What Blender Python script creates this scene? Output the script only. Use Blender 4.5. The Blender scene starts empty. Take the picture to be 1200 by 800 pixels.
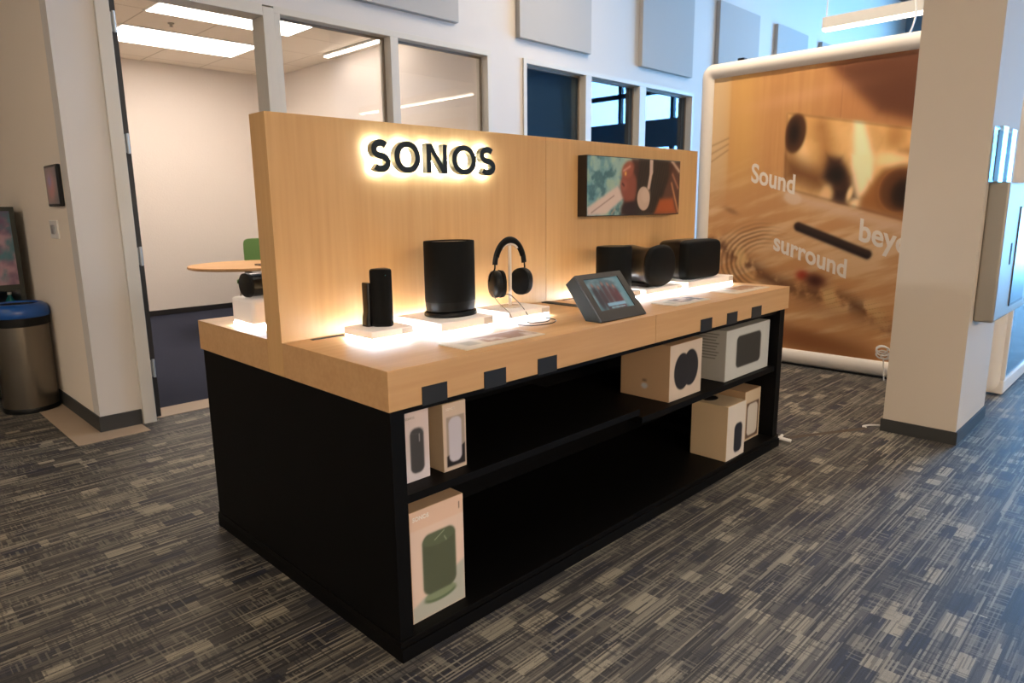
import bpy, bmesh, math, random
import numpy as np
from mathutils import Vector, Matrix

# ------------------------------------------------------------------ camera, world, light, exposure
SC = bpy.context.scene
COL = SC.collection

yaw, pitch, roll = 0.781862, 0.195189, -0.010784
F = Vector((math.cos(yaw)*math.cos(pitch), math.sin(yaw)*math.cos(pitch), -math.sin(pitch)))
R = Vector((math.sin(yaw), -math.cos(yaw), 0.0))
U = R.cross(F)
R2 = R*math.cos(roll) + U*math.sin(roll)
U2 = U*math.cos(roll) - R*math.sin(roll)
cd = bpy.data.cameras.new('camera')
cam = bpy.data.objects.new('camera', cd)
COL.objects.link(cam)
m = Matrix((R2, U2, -F)).transposed().to_4x4()
m.translation = Vector((-1.067076, -1.549012, 1.357531))
cam.matrix_world = m
cd.sensor_width = 36.0
cd.lens = 802.43/1200*36.0
cd.clip_start = 0.05
cd.dof.use_dof = True
cd.dof.focus_distance = 2.5
cd.dof.aperture_fstop = 5.6
SC.camera = cam

SC.view_settings.view_transform = 'Standard'
SC.view_settings.look = 'None'
SC.view_settings.gamma = 1.0
SC.view_settings.use_curve_mapping = False
SC.view_settings.exposure = 0.0

SKY = (0.20, 0.53, 1.0)
SKY_STRENGTH = 38.0
WARM = (1.0, 0.81, 0.61)
HALL_WATTS = 112.0
UP_WATTS = 45.0
ROOM_GLOW = 12.5
PEDESTAL_GLOW = 60.0
SIGN_GLOW = 74.0

w = bpy.data.worlds.new('world')
SC.world = w
w.use_nodes = True
w.node_tree.nodes['Background'].inputs[0].default_value = (*SKY, 1)
w.node_tree.nodes['Background'].inputs[1].default_value = SKY_STRENGTH

def portal(loc, sx, sy, rot):
    l = bpy.data.lights.new('window_daylight', 'AREA')
    l.shape = 'RECTANGLE'; l.size = sx; l.size_y = sy
    l.cycles.is_portal = True
    o = bpy.data.objects.new('window_daylight', l)
    o.location = loc; o.rotation_euler = rot
    COL.objects.link(o)
END_X = 15.0
portal((END_X+0.25, -2.05, 1.45), 2.8, 6.6, (0, math.radians(90), 0))
portal((END_X+0.25, -2.05, 4.3), 1.5, 6.6, (0, math.radians(90), 0))

# ------------------------------------------------------------------ helpers
def lin(c):
    return tuple((x/255/12.92) if x/255 <= 0.04045 else ((x/255+0.055)/1.055)**2.4 for x in c)

def lin_np(a):
    a = np.clip(a, 0, 1)
    return np.where(a <= 0.04045, a/12.92, ((a+0.055)/1.055)**2.4)

MATS = {}
def mat(name, rgb, rough=0.6, metal=0.0, spec=0.5, emit=None, strength=0.0, coat=0.0, bump=0.0, bscale=200.0, alpha=None, trans=0.0):
    if name in MATS: return MATS[name]
    M = bpy.data.materials.new(name); M.use_nodes = True
    nt = M.node_tree; b = nt.nodes['Principled BSDF']
    b.inputs['Base Color'].default_value = (*lin(rgb), 1)
    b.inputs['Roughness'].default_value = rough
    b.inputs['Metallic'].default_value = metal
    b.inputs['Specular IOR Level'].default_value = spec
    b.inputs['Coat Weight'].default_value = coat
    b.inputs['Transmission Weight'].default_value = trans
    if emit:
        b.inputs['Emission Color'].default_value = (*emit, 1)
        b.inputs['Emission Strength'].default_value = strength
    if bump:
        t = nt.nodes.new('ShaderNodeTexNoise'); t.inputs['Scale'].default_value = bscale
        g = nt.nodes.new('ShaderNodeNewGeometry'); nt.links.new(g.outputs['Position'], t.inputs['Vector'])
        bp = nt.nodes.new('ShaderNodeBump'); bp.inputs['Strength'].default_value = bump
        bp.inputs['Distance'].default_value = 0.002
        nt.links.new(t.outputs['Fac'], bp.inputs['Height']); nt.links.new(bp.outputs['Normal'], b.inputs['Normal'])
    MATS[name] = M
    return M

def glass(name, tint=(1, 1, 1), ior=1.5):
    M = bpy.data.materials.new(name); M.use_nodes = True
    nt = M.node_tree; nt.nodes.clear()
    o = nt.nodes.new('ShaderNodeOutputMaterial'); mx = nt.nodes.new('ShaderNodeMixShader')
    tr = nt.nodes.new('ShaderNodeBsdfTransparent'); gl = nt.nodes.new('ShaderNodeBsdfGlossy'); fr = nt.nodes.new('ShaderNodeFresnel')
    tr.inputs[0].default_value = (*tint, 1); gl.inputs['Roughness'].default_value = 0.01
    ge = nt.nodes.new('ShaderNodeNewGeometry'); mr = nt.nodes.new('ShaderNodeMapRange')
    mr.inputs[3].default_value = ior; mr.inputs[4].default_value = 1/ior      # same index seen from either side of the thin sheet
    nt.links.new(ge.outputs['Backfacing'], mr.inputs[0]); nt.links.new(mr.outputs[0], fr.inputs[0])
    nt.links.new(fr.outputs[0], mx.inputs[0]); nt.links.new(tr.outputs[0], mx.inputs[1]); nt.links.new(gl.outputs[0], mx.inputs[2])
    nt.links.new(mx.outputs[0], o.inputs[0])
    return M

def wood(name, light, dark, along='z', rough=0.45):
    M = bpy.data.materials.new(name); M.use_nodes = True
    nt = M.node_tree; b = nt.nodes['Principled BSDF']; L = nt.links.new
    g = nt.nodes.new('ShaderNodeNewGeometry'); mp = nt.nodes.new('ShaderNodeMapping')
    mp.inputs['Scale'].default_value = (60, 60, 3) if along == 'z' else (3, 60, 60)
    L(g.outputs['Position'], mp.inputs[0])
    t = nt.nodes.new('ShaderNodeTexNoise'); t.inputs['Scale'].default_value = 1.0; t.inputs['Detail'].default_value = 5
    L(mp.outputs[0], t.inputs['Vector'])
    t2 = nt.nodes.new('ShaderNodeTexNoise'); t2.inputs['Scale'].default_value = 0.25; t2.inputs['Detail'].default_value = 2
    L(mp.outputs[0], t2.inputs['Vector'])
    ad = nt.nodes.new('ShaderNodeMath'); ad.operation = 'ADD'; L(t.outputs['Fac'], ad.inputs[0]); L(t2.outputs['Fac'], ad.inputs[1])
    r = nt.nodes.new('ShaderNodeMapRange'); r.inputs[1].default_value = 0.7; r.inputs[2].default_value = 1.3; L(ad.outputs[0], r.inputs[0])
    mx = nt.nodes.new('ShaderNodeMix'); mx.data_type = 'RGBA'
    mx.inputs[6].default_value = (*lin(dark), 1); mx.inputs[7].default_value = (*lin(light), 1)
    L(r.outputs[0], mx.inputs[0]); L(mx.outputs[2], b.inputs['Base Color'])
    b.inputs['Roughness'].default_value = rough
    return M

def link(name, me, material, parent=None):
    me.materials.append(material)
    o = bpy.data.objects.new(name, me); COL.objects.link(o)
    if parent: o.parent = parent
    return o

def obj(name, bm, material, parent=None, local=False, smooth=False, bevel=0.0, segs=2):
    """bmesh in world coordinates -> one mesh object; moved into its parent's frame"""
    if parent and not local:
        bmesh.ops.transform(bm, matrix=wm(parent).inverted(), verts=bm.verts)
    bmesh.ops.recalc_face_normals(bm, faces=bm.faces)
    me = bpy.data.meshes.new(name); bm.to_mesh(me); bm.free()
    o = link(name, me, material, parent)
    if smooth:
        for p in me.polygons: p.use_smooth = True
        try:
            me.set_sharp_from_angle(angle=math.radians(40))
        except Exception: pass
    if bevel:
        md = o.modifiers.new('bevel', 'BEVEL'); md.width = bevel; md.segments = segs; md.limit_method = 'ANGLE'
        for p in me.polygons: p.use_smooth = True
        try: me.set_sharp_from_angle(angle=math.radians(30))
        except Exception: pass
    return o

def wm(o):
    M = Matrix.Translation(o.location) @ o.rotation_euler.to_matrix().to_4x4()
    return (wm(o.parent) @ M) if o.parent else M

def tag(o, label, cat, group=None):
    o['label'] = label; o['category'] = cat
    if group: o['group'] = group
    return o

def thing(name, label, cat, loc=(0, 0, 0), rotz=0.0, group=None):
    o = bpy.data.objects.new(name, None); COL.objects.link(o)
    o.location = loc; o.rotation_euler = (0, 0, rotz); o.empty_display_size = 0.05
    return tag(o, label, cat, group)

def struct(o, label=None):
    o['kind'] = 'structure'
    if label: o['label'] = label
    return o

def bx(bm, x0, x1, y0, y1, z0, z1):
    vs = [bm.verts.new((x, y, z)) for x in (x0, x1) for y in (y0, y1) for z in (z0, z1)]
    for f in ((0, 1, 3, 2), (4, 6, 7, 5), (0, 4, 5, 1), (2, 3, 7, 6), (0, 2, 6, 4), (1, 5, 7, 3)):
        bm.faces.new([vs[i] for i in f])
    return bm

def box(*a):
    return bx(bmesh.new(), *a)

def boxes(*bs):
    bm = bmesh.new()
    for b in bs: bx(bm, *b)
    return bm

def loft(rings, bm=None, cap=True, closed=True):
    bm = bm or bmesh.new()
    vr = [[bm.verts.new(p) for p in r] for r in rings]
    n = len(vr[0])
    for a, b in zip(vr, vr[1:]):
        for i in range(n if closed else n-1):
            j = (i+1) % n
            bm.faces.new((a[i], a[j], b[j], b[i]))
    if cap:
        bm.faces.new(vr[0][::-1]); bm.faces.new(vr[-1])
    return bm

def sup(a, b, e=2.0, n=40):
    out = []
    for i in range(n):
        t = 2*math.pi*i/n
        c, s = math.cos(t), math.sin(t)
        out.append((a*math.copysign(abs(c)**(2/e), c), b*math.copysign(abs(s)**(2/e), s)))
    return out

def lathe(prof, cx, cy, n=40, bm=None, cap=True):
    return loft([[(cx+r*math.cos(2*math.pi*i/n), cy+r*math.sin(2*math.pi*i/n), z) for i in range(n)] for r, z in prof], bm, cap)

def tube(pts, r, n=8, bm=None, sq=None):
    """round tube along points; sq=(a,b) makes an oval section"""
    pts = [Vector(p) for p in pts]
    rings = []
    up = Vector((0, 0, 1))
    t0 = (pts[1]-pts[0]).normalized()
    ref = up if abs(t0.dot(up)) < 0.9 else Vector((0, 1, 0))
    u = t0.cross(ref).normalized()
    for i, p in enumerate(pts):
        a = pts[max(i-1, 0)]; b = pts[min(i+1, len(pts)-1)]
        t = (b-a).normalized()
        u = (u - t*u.dot(t)).normalized(); v = t.cross(u)
        ra, rb = (sq if sq else (r, r))
        rings.append([p + u*ra*math.cos(2*math.pi*k/n) + v*rb*math.sin(2*math.pi*k/n) for k in range(n)])
    return loft(rings, bm)

def smoothpath(pts, k=6):
    pts = [Vector(p) for p in pts]; out = []
    P = [pts[0]] + pts + [pts[-1]]
    for i in range(1, len(P)-2):
        for j in range(k):
            t = j/k
            out.append(0.5*((2*P[i]) + (-P[i-1]+P[i+1])*t + (2*P[i-1]-5*P[i]+4*P[i+1]-P[i+2])*t*t + (-P[i-1]+3*P[i]-3*P[i+1]+P[i+2])*t**3))
    out.append(pts[-1])
    return out

def prism(poly, z0, z1, bm=None):
    return loft([[(x, y, z0) for x, y in poly], [(x, y, z1) for x, y in poly]], bm)

# ---- numpy painting of printed pictures into vertex colours of a flat grid (pictures only)
def vnoise(x, y, seed=0):
    xi = np.floor(x); yi = np.floor(y); xf = x-xi; yf = y-yi
    def h(a, b):
        v = np.sin(a*127.1+b*311.7+seed*74.7)*43758.5453
        return v-np.floor(v)
    xf = xf*xf*(3-2*xf); yf = yf*yf*(3-2*yf)
    return (h(xi, yi)*(1-xf)+h(xi+1, yi)*xf)*(1-yf) + (h(xi, yi+1)*(1-xf)+h(xi+1, yi+1)*xf)*yf

def fbm(x, y, seed=0, o=4):
    s = 0; a = 0.5
    for k in range(o):
        s = s+a*vnoise(x*2**k, y*2**k, seed+k); a *= 0.5
    return s

def C(*rgb): return np.array(rgb, float)/255
def blend(img, mask, col):
    mask = np.clip(mask, 0, 1)[:, None]
    return img*(1-mask)+np.asarray(col)*mask
def soft(d, wdt): return 1/(1+np.exp(np.clip(d/wdt, -40, 40)))        # 1 inside (d<0)
def ell(x, y, cx, cy, a, b, ang=0.0):
    c, s = math.cos(ang), math.sin(ang); X = (x-cx)*c+(y-cy)*s; Y = -(x-cx)*s+(y-cy)*c
    return np.sqrt((X/a)**2+(Y/b)**2)-1
def caps(x, y, x0, y0, x1, y1, r):
    dx, dy = x1-x0, y1-y0; t = np.clip(((x-x0)*dx+(y-y0)*dy)/(dx*dx+dy*dy), 0, 1)
    return np.hypot(x-x0-t*dx, y-y0-t*dy)-r
def poly(x, y, pts):
    """signed distance to a convex polygon given counter-clockwise"""
    d = np.full(x.shape, -9.0); n = len(pts)
    if sum(pts[i][0]*pts[(i+1) % n][1]-pts[(i+1) % n][0]*pts[i][1] for i in range(n)) < 0: pts = pts[::-1]
    for i in range(n):
        ax, ay = pts[i]; b_x, by = pts[(i+1) % n]; ex, ey = b_x-ax, by-ay; l = math.hypot(ex, ey)
        d = np.maximum(d, ((x-ax)*ey-(y-ay)*ex)/l)
    return d
def rrect(x, y, cx, cy, a, b, r):
    qx = np.abs(x-cx)-(a-r); qy = np.abs(y-cy)-(b-r)
    return np.hypot(np.maximum(qx, 0), np.maximum(qy, 0))+np.minimum(np.maximum(qx, qy), 0)-r

PM = {}
def print_mat(rough=0.5, coat=0.0, emit=0.0):
    k = (rough, coat, emit)
    if k in PM: return PM[k]
    M = bpy.data.materials.new('printed_picture'); M.use_nodes = True
    nt = M.node_tree; b = nt.nodes['Principled BSDF']
    a = nt.nodes.new('ShaderNodeAttribute'); a.attribute_name = 'ink'
    nt.links.new(a.outputs['Color'], b.inputs['Base Color'])
    b.inputs['Roughness'].default_value = rough; b.inputs['Coat Weight'].default_value = coat; b.inputs['Specular IOR Level'].default_value = 0.25
    b.inputs['Coat Roughness'].default_value = 0.08
    if emit:
        nt.links.new(a.outputs['Color'], b.inputs['Emission Color']); b.inputs['Emission Strength'].default_value = emit
    PM[k] = M
    return M

def painted(name, o, ux, uy, nx, ny, fn, material, parent=None, local=False):
    o, ux, uy = Vector(o), Vector(ux), Vector(uy)
    s, t = np.meshgrid(np.linspace(0, 1, nx), np.linspace(0, 1, ny))
    s, t = s.ravel(), t.ravel()
    P = np.array(o)[None]+s[:, None]*np.array(ux)[None]+t[:, None]*np.array(uy)[None]
    if parent and not local:
        Mi = np.array(wm(parent).inverted()); P = P@Mi[:3, :3].T+Mi[:3, 3]
    idx = np.arange(nx*ny).reshape(ny, nx)
    q = np.stack([idx[:-1, :-1], idx[:-1, 1:], idx[1:, 1:], idx[1:, :-1]], -1).reshape(-1, 4)
    me = bpy.data.meshes.new(name)
    me.from_pydata(P.tolist(), [], q.tolist())
    W, H = ux.length, uy.length
    img = lin_np(fn(s*W, t*H, W, H))
    ca = me.color_attributes.new('ink', 'FLOAT_COLOR', 'POINT')
    ca.data.foreach_set('color', np.concatenate([img, np.ones((len(img), 1))], 1).ravel())
    return link(name, me, material, parent)

def text_mesh(name, s, size, origin, right, up, material, parent=None, extrude=0.0005, bold=0.0, shear=0.0, align='LEFT', local=False, width=1.0):
    cu = bpy.data.curves.new('t', 'FONT'); cu.body = s; cu.size = size; cu.extrude = extrude; cu.offset = bold; cu.align_x = align
    cu.resolution_u = 6
    t = bpy.data.objects.new('t', cu); COL.objects.link(t)
    dg = bpy.context.evaluated_depsgraph_get(); dg.update()
    me = bpy.data.meshes.new_from_object(t.evaluated_get(dg))
    bpy.data.objects.remove(t)
    me.name = name
    r_, u_ = Vector(right).normalized(), Vector(up).normalized(); n_ = r_.cross(u_)
    inv = wm(parent).inverted() if (parent and not local) else Matrix()
    for v in me.vertices:
        x, y, z = v.co
        v.co = inv @ (Vector(origin)+r_*x*width+u_*(y+shear*x*width)+n_*z)
    me.materials.clear()
    return link(name, me, material, parent)

# ------------------------------------------------------------------ materials
cream = mat('cream_wall_paint', (234, 221, 204), 0.75, bump=0.15, bscale=400)
white_wall = mat('white_wall_paint', (208, 202, 195), 0.7, bump=0.1, bscale=400)
greywall = mat('end_wall_paint', (120, 140, 156), 0.8)
darkbase = mat('charcoal_rubber_base', (52, 52, 50), 0.6)
alu = mat('satin_aluminium', (176, 174, 168), 0.38, 0.6)
alu_trim = mat('painted_grey_trim', (206, 200, 188), 0.45)
black = mat('black_laminate', (7, 6, 6), 0.6, spec=0.12)
black_in = mat('black_laminate_shelf', (9, 7, 6), 0.55, spec=0.12)
blk_fabric = mat('black_speaker_mesh', (8, 9, 9), 0.65, spec=0.15, bump=0.4, bscale=1500)
blk_plastic = mat('black_matte_plastic', (10, 11, 11), 0.4, spec=0.25)
blk_gloss = mat('black_gloss_plastic', (12, 12, 13), 0.18, spec=0.5)
maple_v = wood('pale_maple_vertical', (212, 169, 114), (203, 158, 103), 'z')
maple_h = wood('pale_maple_horizontal', (206, 163, 114), (196, 151, 102), 'x')
steel = mat('brushed_steel', (160, 153, 142), 0.5, 0.45)
tanbeige = mat('beige_vinyl_tile', (176, 156, 134), 0.55)
acrylic = mat('frosted_acrylic', (242, 232, 224), 0.3, spec=0.5)
_nt = acrylic.node_tree; _b = _nt.nodes['Principled BSDF']; _t = _nt.nodes.new('ShaderNodeBsdfTranslucent'); _t.inputs[0].default_value = (0.9, 0.84, 0.8, 1)
_m = _nt.nodes.new('ShaderNodeMixShader'); _m.inputs[0].default_value = 0.006
_nt.links.new(_b.outputs[0], _m.inputs[1]); _nt.links.new(_t.outputs[0], _m.inputs[2]); _nt.links.new(_m.outputs[0], _nt.nodes['Material Output'].inputs[0])
white_plastic = mat('white_plastic', (225, 222, 216), 0.35)
win_glass = glass('window_glass')
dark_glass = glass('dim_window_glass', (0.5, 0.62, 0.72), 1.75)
fabric_grey = mat('grey_acoustic_fabric', (176, 174, 170), 0.9, bump=0.3, bscale=900)
glow = mat('white_led_glow', (255, 255, 255), 0.5, emit=(0.74, 0.87, 1.0), strength=PEDESTAL_GLOW)
sign_glow = mat('white_sign_glow', (255, 255, 255), 0.5, emit=(0.72, 0.88, 1.0), strength=SIGN_GLOW)
lamp_glow = mat('warm_diffuser', (255, 255, 255), 0.5, emit=(1.0, 0.88, 0.76), strength=ROOM_GLOW)
pend_glow = mat('pendant_diffuser', (255, 255, 255), 0.5, emit=(1.0, 0.86, 0.68), strength=7.0)

def carpet_mat():
    M = bpy.data.materials.new('patterned_carpet'); M.use_nodes = True
    nt = M.node_tree; L = nt.links.new; b = nt.nodes['Principled BSDF']
    b.inputs['Roughness'].default_value = 0.62; b.inputs['Specular IOR Level'].default_value = 0.45
    g = nt.nodes.new('ShaderNodeNewGeometry'); sp = nt.nodes.new('ShaderNodeSeparateXYZ'); L(g.outputs['Position'], sp.inputs[0])
    def math_(op, a, c=None, d=None):
        n = nt.nodes.new('ShaderNodeMath'); n.operation = op
        for i, v in enumerate((a, c, d)):
            if v is None: continue
            if isinstance(v, (int, float)): n.inputs[i].default_value = v
            else: L(v, n.inputs[i])
        return n.outputs[0]
    X, Y = sp.outputs[0], sp.outputs[1]
    def rnd(a, c, s):
        cb = nt.nodes.new('ShaderNodeCombineXYZ'); L(a, cb.inputs[0]); L(c, cb.inputs[1]); cb.inputs[2].default_value = s
        wn = nt.nodes.new('ShaderNodeTexWhiteNoise'); wn.noise_dimensions = '3D'; L(cb.outputs[0], wn.inputs['Vector'])
        return wn.outputs['Value']
    def cells(lx, ly, s):
        row = math_('FLOOR', math_('DIVIDE', Y, ly))
        cb = rnd(row, row, s+0.37)
        c = math_('FLOOR', math_('ADD', math_('DIVIDE', X, lx), math_('MULTIPLY', cb, 7.3)))
        return rnd(c, row, s)
    def ramp(v, lo, hi):
        n = nt.nodes.new('ShaderNodeMapRange'); n.inputs[1].default_value = lo; n.inputs[2].default_value = hi; L(v, n.inputs[0]); return n.outputs[0]
    def mix(f, a, c):
        n = nt.nodes.new('ShaderNodeMix'); n.data_type = 'RGBA'
        if isinstance(f, (int, float)): n.inputs[0].default_value = f
        else: L(f, n.inputs[0])
        for i, v in ((6, a), (7, c)):
            if isinstance(v, tuple): n.inputs[i].default_value = (*lin(v), 1)
            else: L(v, n.inputs[i])
        return n.outputs[2]
    big = cells(0.13, 0.062, 1.0)           # woven patches
    big2 = cells(0.21, 0.041, 2.0)
    st = cells(0.34, 0.0065, 3.0)           # long streaks running along the room
    st2 = cells(0.16, 0.0042, 4.0)
    tick = cells(0.0055, 0.05, 5.0)         # short cross ticks
    sq = cells(0.075, 0.058, 7.0)           # squarer patches
    base = mix(ramp(big2, 0.2, 0.8), (68, 66, 65), (104, 99, 91))
    base = mix(ramp(big, 0.92, 0.94), base, (156, 148, 130))
    base = mix(ramp(sq, 0.945, 0.955), base, (160, 152, 134))
    base = mix(ramp(big, 0.12, 0.07), base, (50, 51, 62))
    base = mix(math_('MULTIPLY', ramp(sq, 0.10, 0.07), 0.8), base, (48, 49, 60))
    s1 = ramp(st, 0.86, 0.89); s2 = ramp(st, 0.30, 0.22)
    base = mix(math_('MULTIPLY', s2, 0.75), base, (40, 39, 42))
    base = mix(math_('MULTIPLY', ramp(st2, 0.70, 0.75), 0.5), base, (42, 41, 45))
    base = mix(math_('MULTIPLY', ramp(st2, 0.14, 0.10), 0.4), base, (140, 133, 118))
    base = mix(math_('MULTIPLY', s1, 0.62), base, (158, 151, 134))
    tk = math_('MULTIPLY', ramp(tick, 0.72, 0.77), ramp(cells(0.17, 0.05, 6.0), 0.55, 0.60))
    base = mix(math_('MULTIPLY', tk, 0.42), base, (138, 132, 118))
    tk2 = math_('MULTIPLY', ramp(tick, 0.25, 0.2), ramp(cells(0.11, 0.06, 8.0), 0.5, 0.55))
    base = mix(math_('MULTIPLY', tk2, 0.5), base, (42, 41, 45))
    nz = nt.nodes.new('ShaderNodeTexNoise'); nz.inputs['Scale'].default_value = 350; nz.inputs['Detail'].default_value = 2; L(g.outputs['Position'], nz.inputs['Vector'])
    hs = nt.nodes.new('ShaderNodeHueSaturation'); L(base, hs.inputs['Color'])
    L(math_('ADD', math_('MULTIPLY', nz.outputs['Fac'], 0.95), 0.45), hs.inputs['Value'])
    L(hs.outputs[0], b.inputs['Base Color'])
    bp = nt.nodes.new('ShaderNodeBump'); bp.inputs['Strength'].default_value = 0.35; bp.inputs['Distance'].default_value = 0.003
    L(nz.outputs['Fac'], bp.inputs['Height']); L(bp.outputs[0], b.inputs['Normal'])
    return M

def grid_mat(name, rgb, line, px, py, ox, oy, wd=0.012, rough=0.8, axes=(0, 1)):
    M = bpy.data.materials.new(name); M.use_nodes = True
    nt = M.node_tree; L = nt.links.new; b = nt.nodes['Principled BSDF']; b.inputs['Roughness'].default_value = rough
    g = nt.nodes.new('ShaderNodeNewGeometry'); sp = nt.nodes.new('ShaderNodeSeparateXYZ'); L(g.outputs['Position'], sp.inputs[0])
    outs = []
    for ax, p, o in ((axes[0], px, ox), (axes[1], py, oy)):
        a = nt.nodes.new('ShaderNodeMath'); a.operation = 'SUBTRACT'; L(sp.outputs[ax], a.inputs[0]); a.inputs[1].default_value = o-wd/2-50*p
        c = nt.nodes.new('ShaderNodeMath'); c.operation = 'MODULO'; L(a.outputs[0], c.inputs[0]); c.inputs[1].default_value = p
        d = nt.nodes.new('ShaderNodeMath'); d.operation = 'LESS_THAN'; L(c.outputs[0], d.inputs[0]); d.inputs[1].default_value = wd
        outs.append(d.outputs[0])
    mxn = nt.nodes.new('ShaderNodeMath'); mxn.operation = 'MAXIMUM'; L(outs[0], mxn.inputs[0]); L(outs[1], mxn.inputs[1])
    mx = nt.nodes.new('ShaderNodeMix'); mx.data_type = 'RGBA'; L(mxn.outputs[0], mx.inputs[0])
    mx.inputs[6].default_value = (*lin(rgb), 1); mx.inputs[7].default_value = (*lin(line), 1)
    L(mx.outputs[2], b.inputs['Base Color'])
    return M

carpet = carpet_mat()
navy = mat('navy_carpet', (52, 56, 72), 0.95, spec=0.1, bump=0.8, bscale=260)
ceil_tile = grid_mat('ceiling_tile', (242, 232, 218), (196, 182, 164), 0.70, 0.72, 1.39, 5.58)
wallcloth = mat('woven_wall_covering', (230, 222, 216), 0.9, bump=0.9, bscale=60)

# ------------------------------------------------------------------ the setting
YB = 3.153      # face of the window wall
CH = 5.2        # hall ceiling
struct(obj('floor', box(-7, END_X+0.2, -9, YB+0.06, -0.1, 0), carpet))
struct(obj('floor', box(0.2, 3.9, YB+0.06, 8.1, -0.1, 0), navy), 'navy carpet of the glazed meeting room')
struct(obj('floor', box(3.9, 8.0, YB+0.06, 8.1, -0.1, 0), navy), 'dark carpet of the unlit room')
struct(obj('trim_1', boxes((-0.145, 0.252, 2.965, YB, 0, 0.003), (-0.145, 0.03, YB, 4.9, 0, 0.003)), tanbeige), 'beige vinyl strip around the pillar foot')
struct(obj('trim_2', box(0.345, 1.29, 3.2, 3.43, 0, 0.004), tanbeige), 'beige threshold strip in the doorway')
struct(obj('ceiling', box(-7, END_X+0.2, -9, YB+0.4, CH, CH+0.1), mat('dark_ceiling', (120, 120, 118), 0.9)))

D1 = YB+0.132
wb = boxes((0.028, 0.268, YB, D1, 0, CH), (0.268, 3.425, YB, D1, 2.715, CH), (3.425, 3.845, YB, D1, 0, CH),
           (3.845, 6.925, YB, D1, 2.715, CH), (6.925, END_X+0.2, YB, D1, 0, CH), (3.845, 6.925, YB, D1, 0, 0.9),
           (1.37, 3.425, YB, D1, 0, 0.12))
struct(obj('wall_back', wb, white_wall))
struct(obj('wall_left', box(0.028, 0.2, D1, 8.1, 0, CH), cream))
struct(obj('baseboard_left', boxes((0.018, 0.028, YB-0.01, 5.6, 0, 0.10), (0.018, 0.262, YB-0.012, YB, 0, 0.10)), darkbase, bevel=0.002))
struct(obj('wall_front', box(-7.2, END_X+0.2, -9.2, -9, 0, CH), cream))
struct(obj('wall_near', box(-7.2, -7, -9, 7.2, 0, CH), cream))
struct(obj('wall_alcove', box(-7.2, 0.028, 7.0, 7.2, 0, CH), cream))
struct(obj('ceiling', box(-7, 0.2, YB+0.4, 7.2, CH, CH+0.1), mat('dark_ceiling', (120, 120, 118), 0.9)))
struct(obj('floor', box(-7, 0.2, YB+0.06, 7.2, -0.1, 0), carpet))

# end wall with the daylight windows
ew = boxes((END_X, END_X+0.2, -9, -5.4, 0, CH), (END_X, END_X+0.2, 1.3, YB, 0, CH), (END_X, END_X+0.2, -5.4, 1.3, 2.85, 3.55),
           (END_X, END_X+0.2, -5.4, 1.3, 5.05, CH))
struct(obj('wall_end', ew, greywall))
wfr = bmesh.new()
for y in (-5.4, -3.75, -2.1, -0.45, 1.2):
    bx(wfr, END_X+0.02, END_X+0.14, y, y+0.1, 0, 2.85); bx(wfr, END_X+0.02, END_X+0.14, y, y+0.1, 3.55, 5.05)
bx(wfr, END_X+0.02, END_X+0.14, -5.4, 1.3, 4.2, 4.32); bx(wfr, END_X+0.02, END_X+0.14, -5.4, 1.3, 0, 0.1)
w3 = struct(bpy.data.objects.new('window_3', None)); COL.objects.link(w3); w3.location = (END_X, -2.05, 0)
obj('window_frame', wfr, mat('dark_bronze_frame', (40, 50, 60), 0.5), w3)
obj('pane', box(END_X+0.07, END_X+0.078, -5.4, 1.3, 0, 2.85), win_glass, w3)
obj('pane', box(END_X+0.07, END_X+0.078, -5.4, 1.3, 3.55, 5.05), win_glass, w3)
for y in (-4.4, -1.05):
    struct(obj('wall_column', box(END_X-1.2, END_X-0.85, y, y+0.35, 0, CH), mat('far_column', (60, 86, 104), 0.8)), 'blue-grey column before the far windows')

# meeting room behind the glass
RC = 3.166
struct(obj('wall_room_back', box(0.2, 3.95, 7.98, 8.1, 0, RC+0.1), wallcloth))
struct(obj('wall_room_right', box(3.80, 3.95, D1, 7.98, 0, RC+0.1), wallcloth))
struct(obj('ceiling', box(0.2, 3.8, D1, 7.98, RC, RC+0.08), ceil_tile), 'tiled ceiling of the meeting room')
struct(obj('baseboard_room', box(0.2, 3.8, 7.965, 7.98, 0, 0.07), mat('black_base', (22, 22, 26), 0.6)))
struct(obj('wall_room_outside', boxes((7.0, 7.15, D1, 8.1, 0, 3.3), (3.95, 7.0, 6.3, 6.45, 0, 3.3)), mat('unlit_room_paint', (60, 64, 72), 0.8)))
struct(obj('ceiling', box(3.95, 7.0, D1, 6.3, 3.2, 3.3), mat('unlit_ceiling', (60, 62, 66), 0.9)), 'ceiling of the unlit room')

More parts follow.
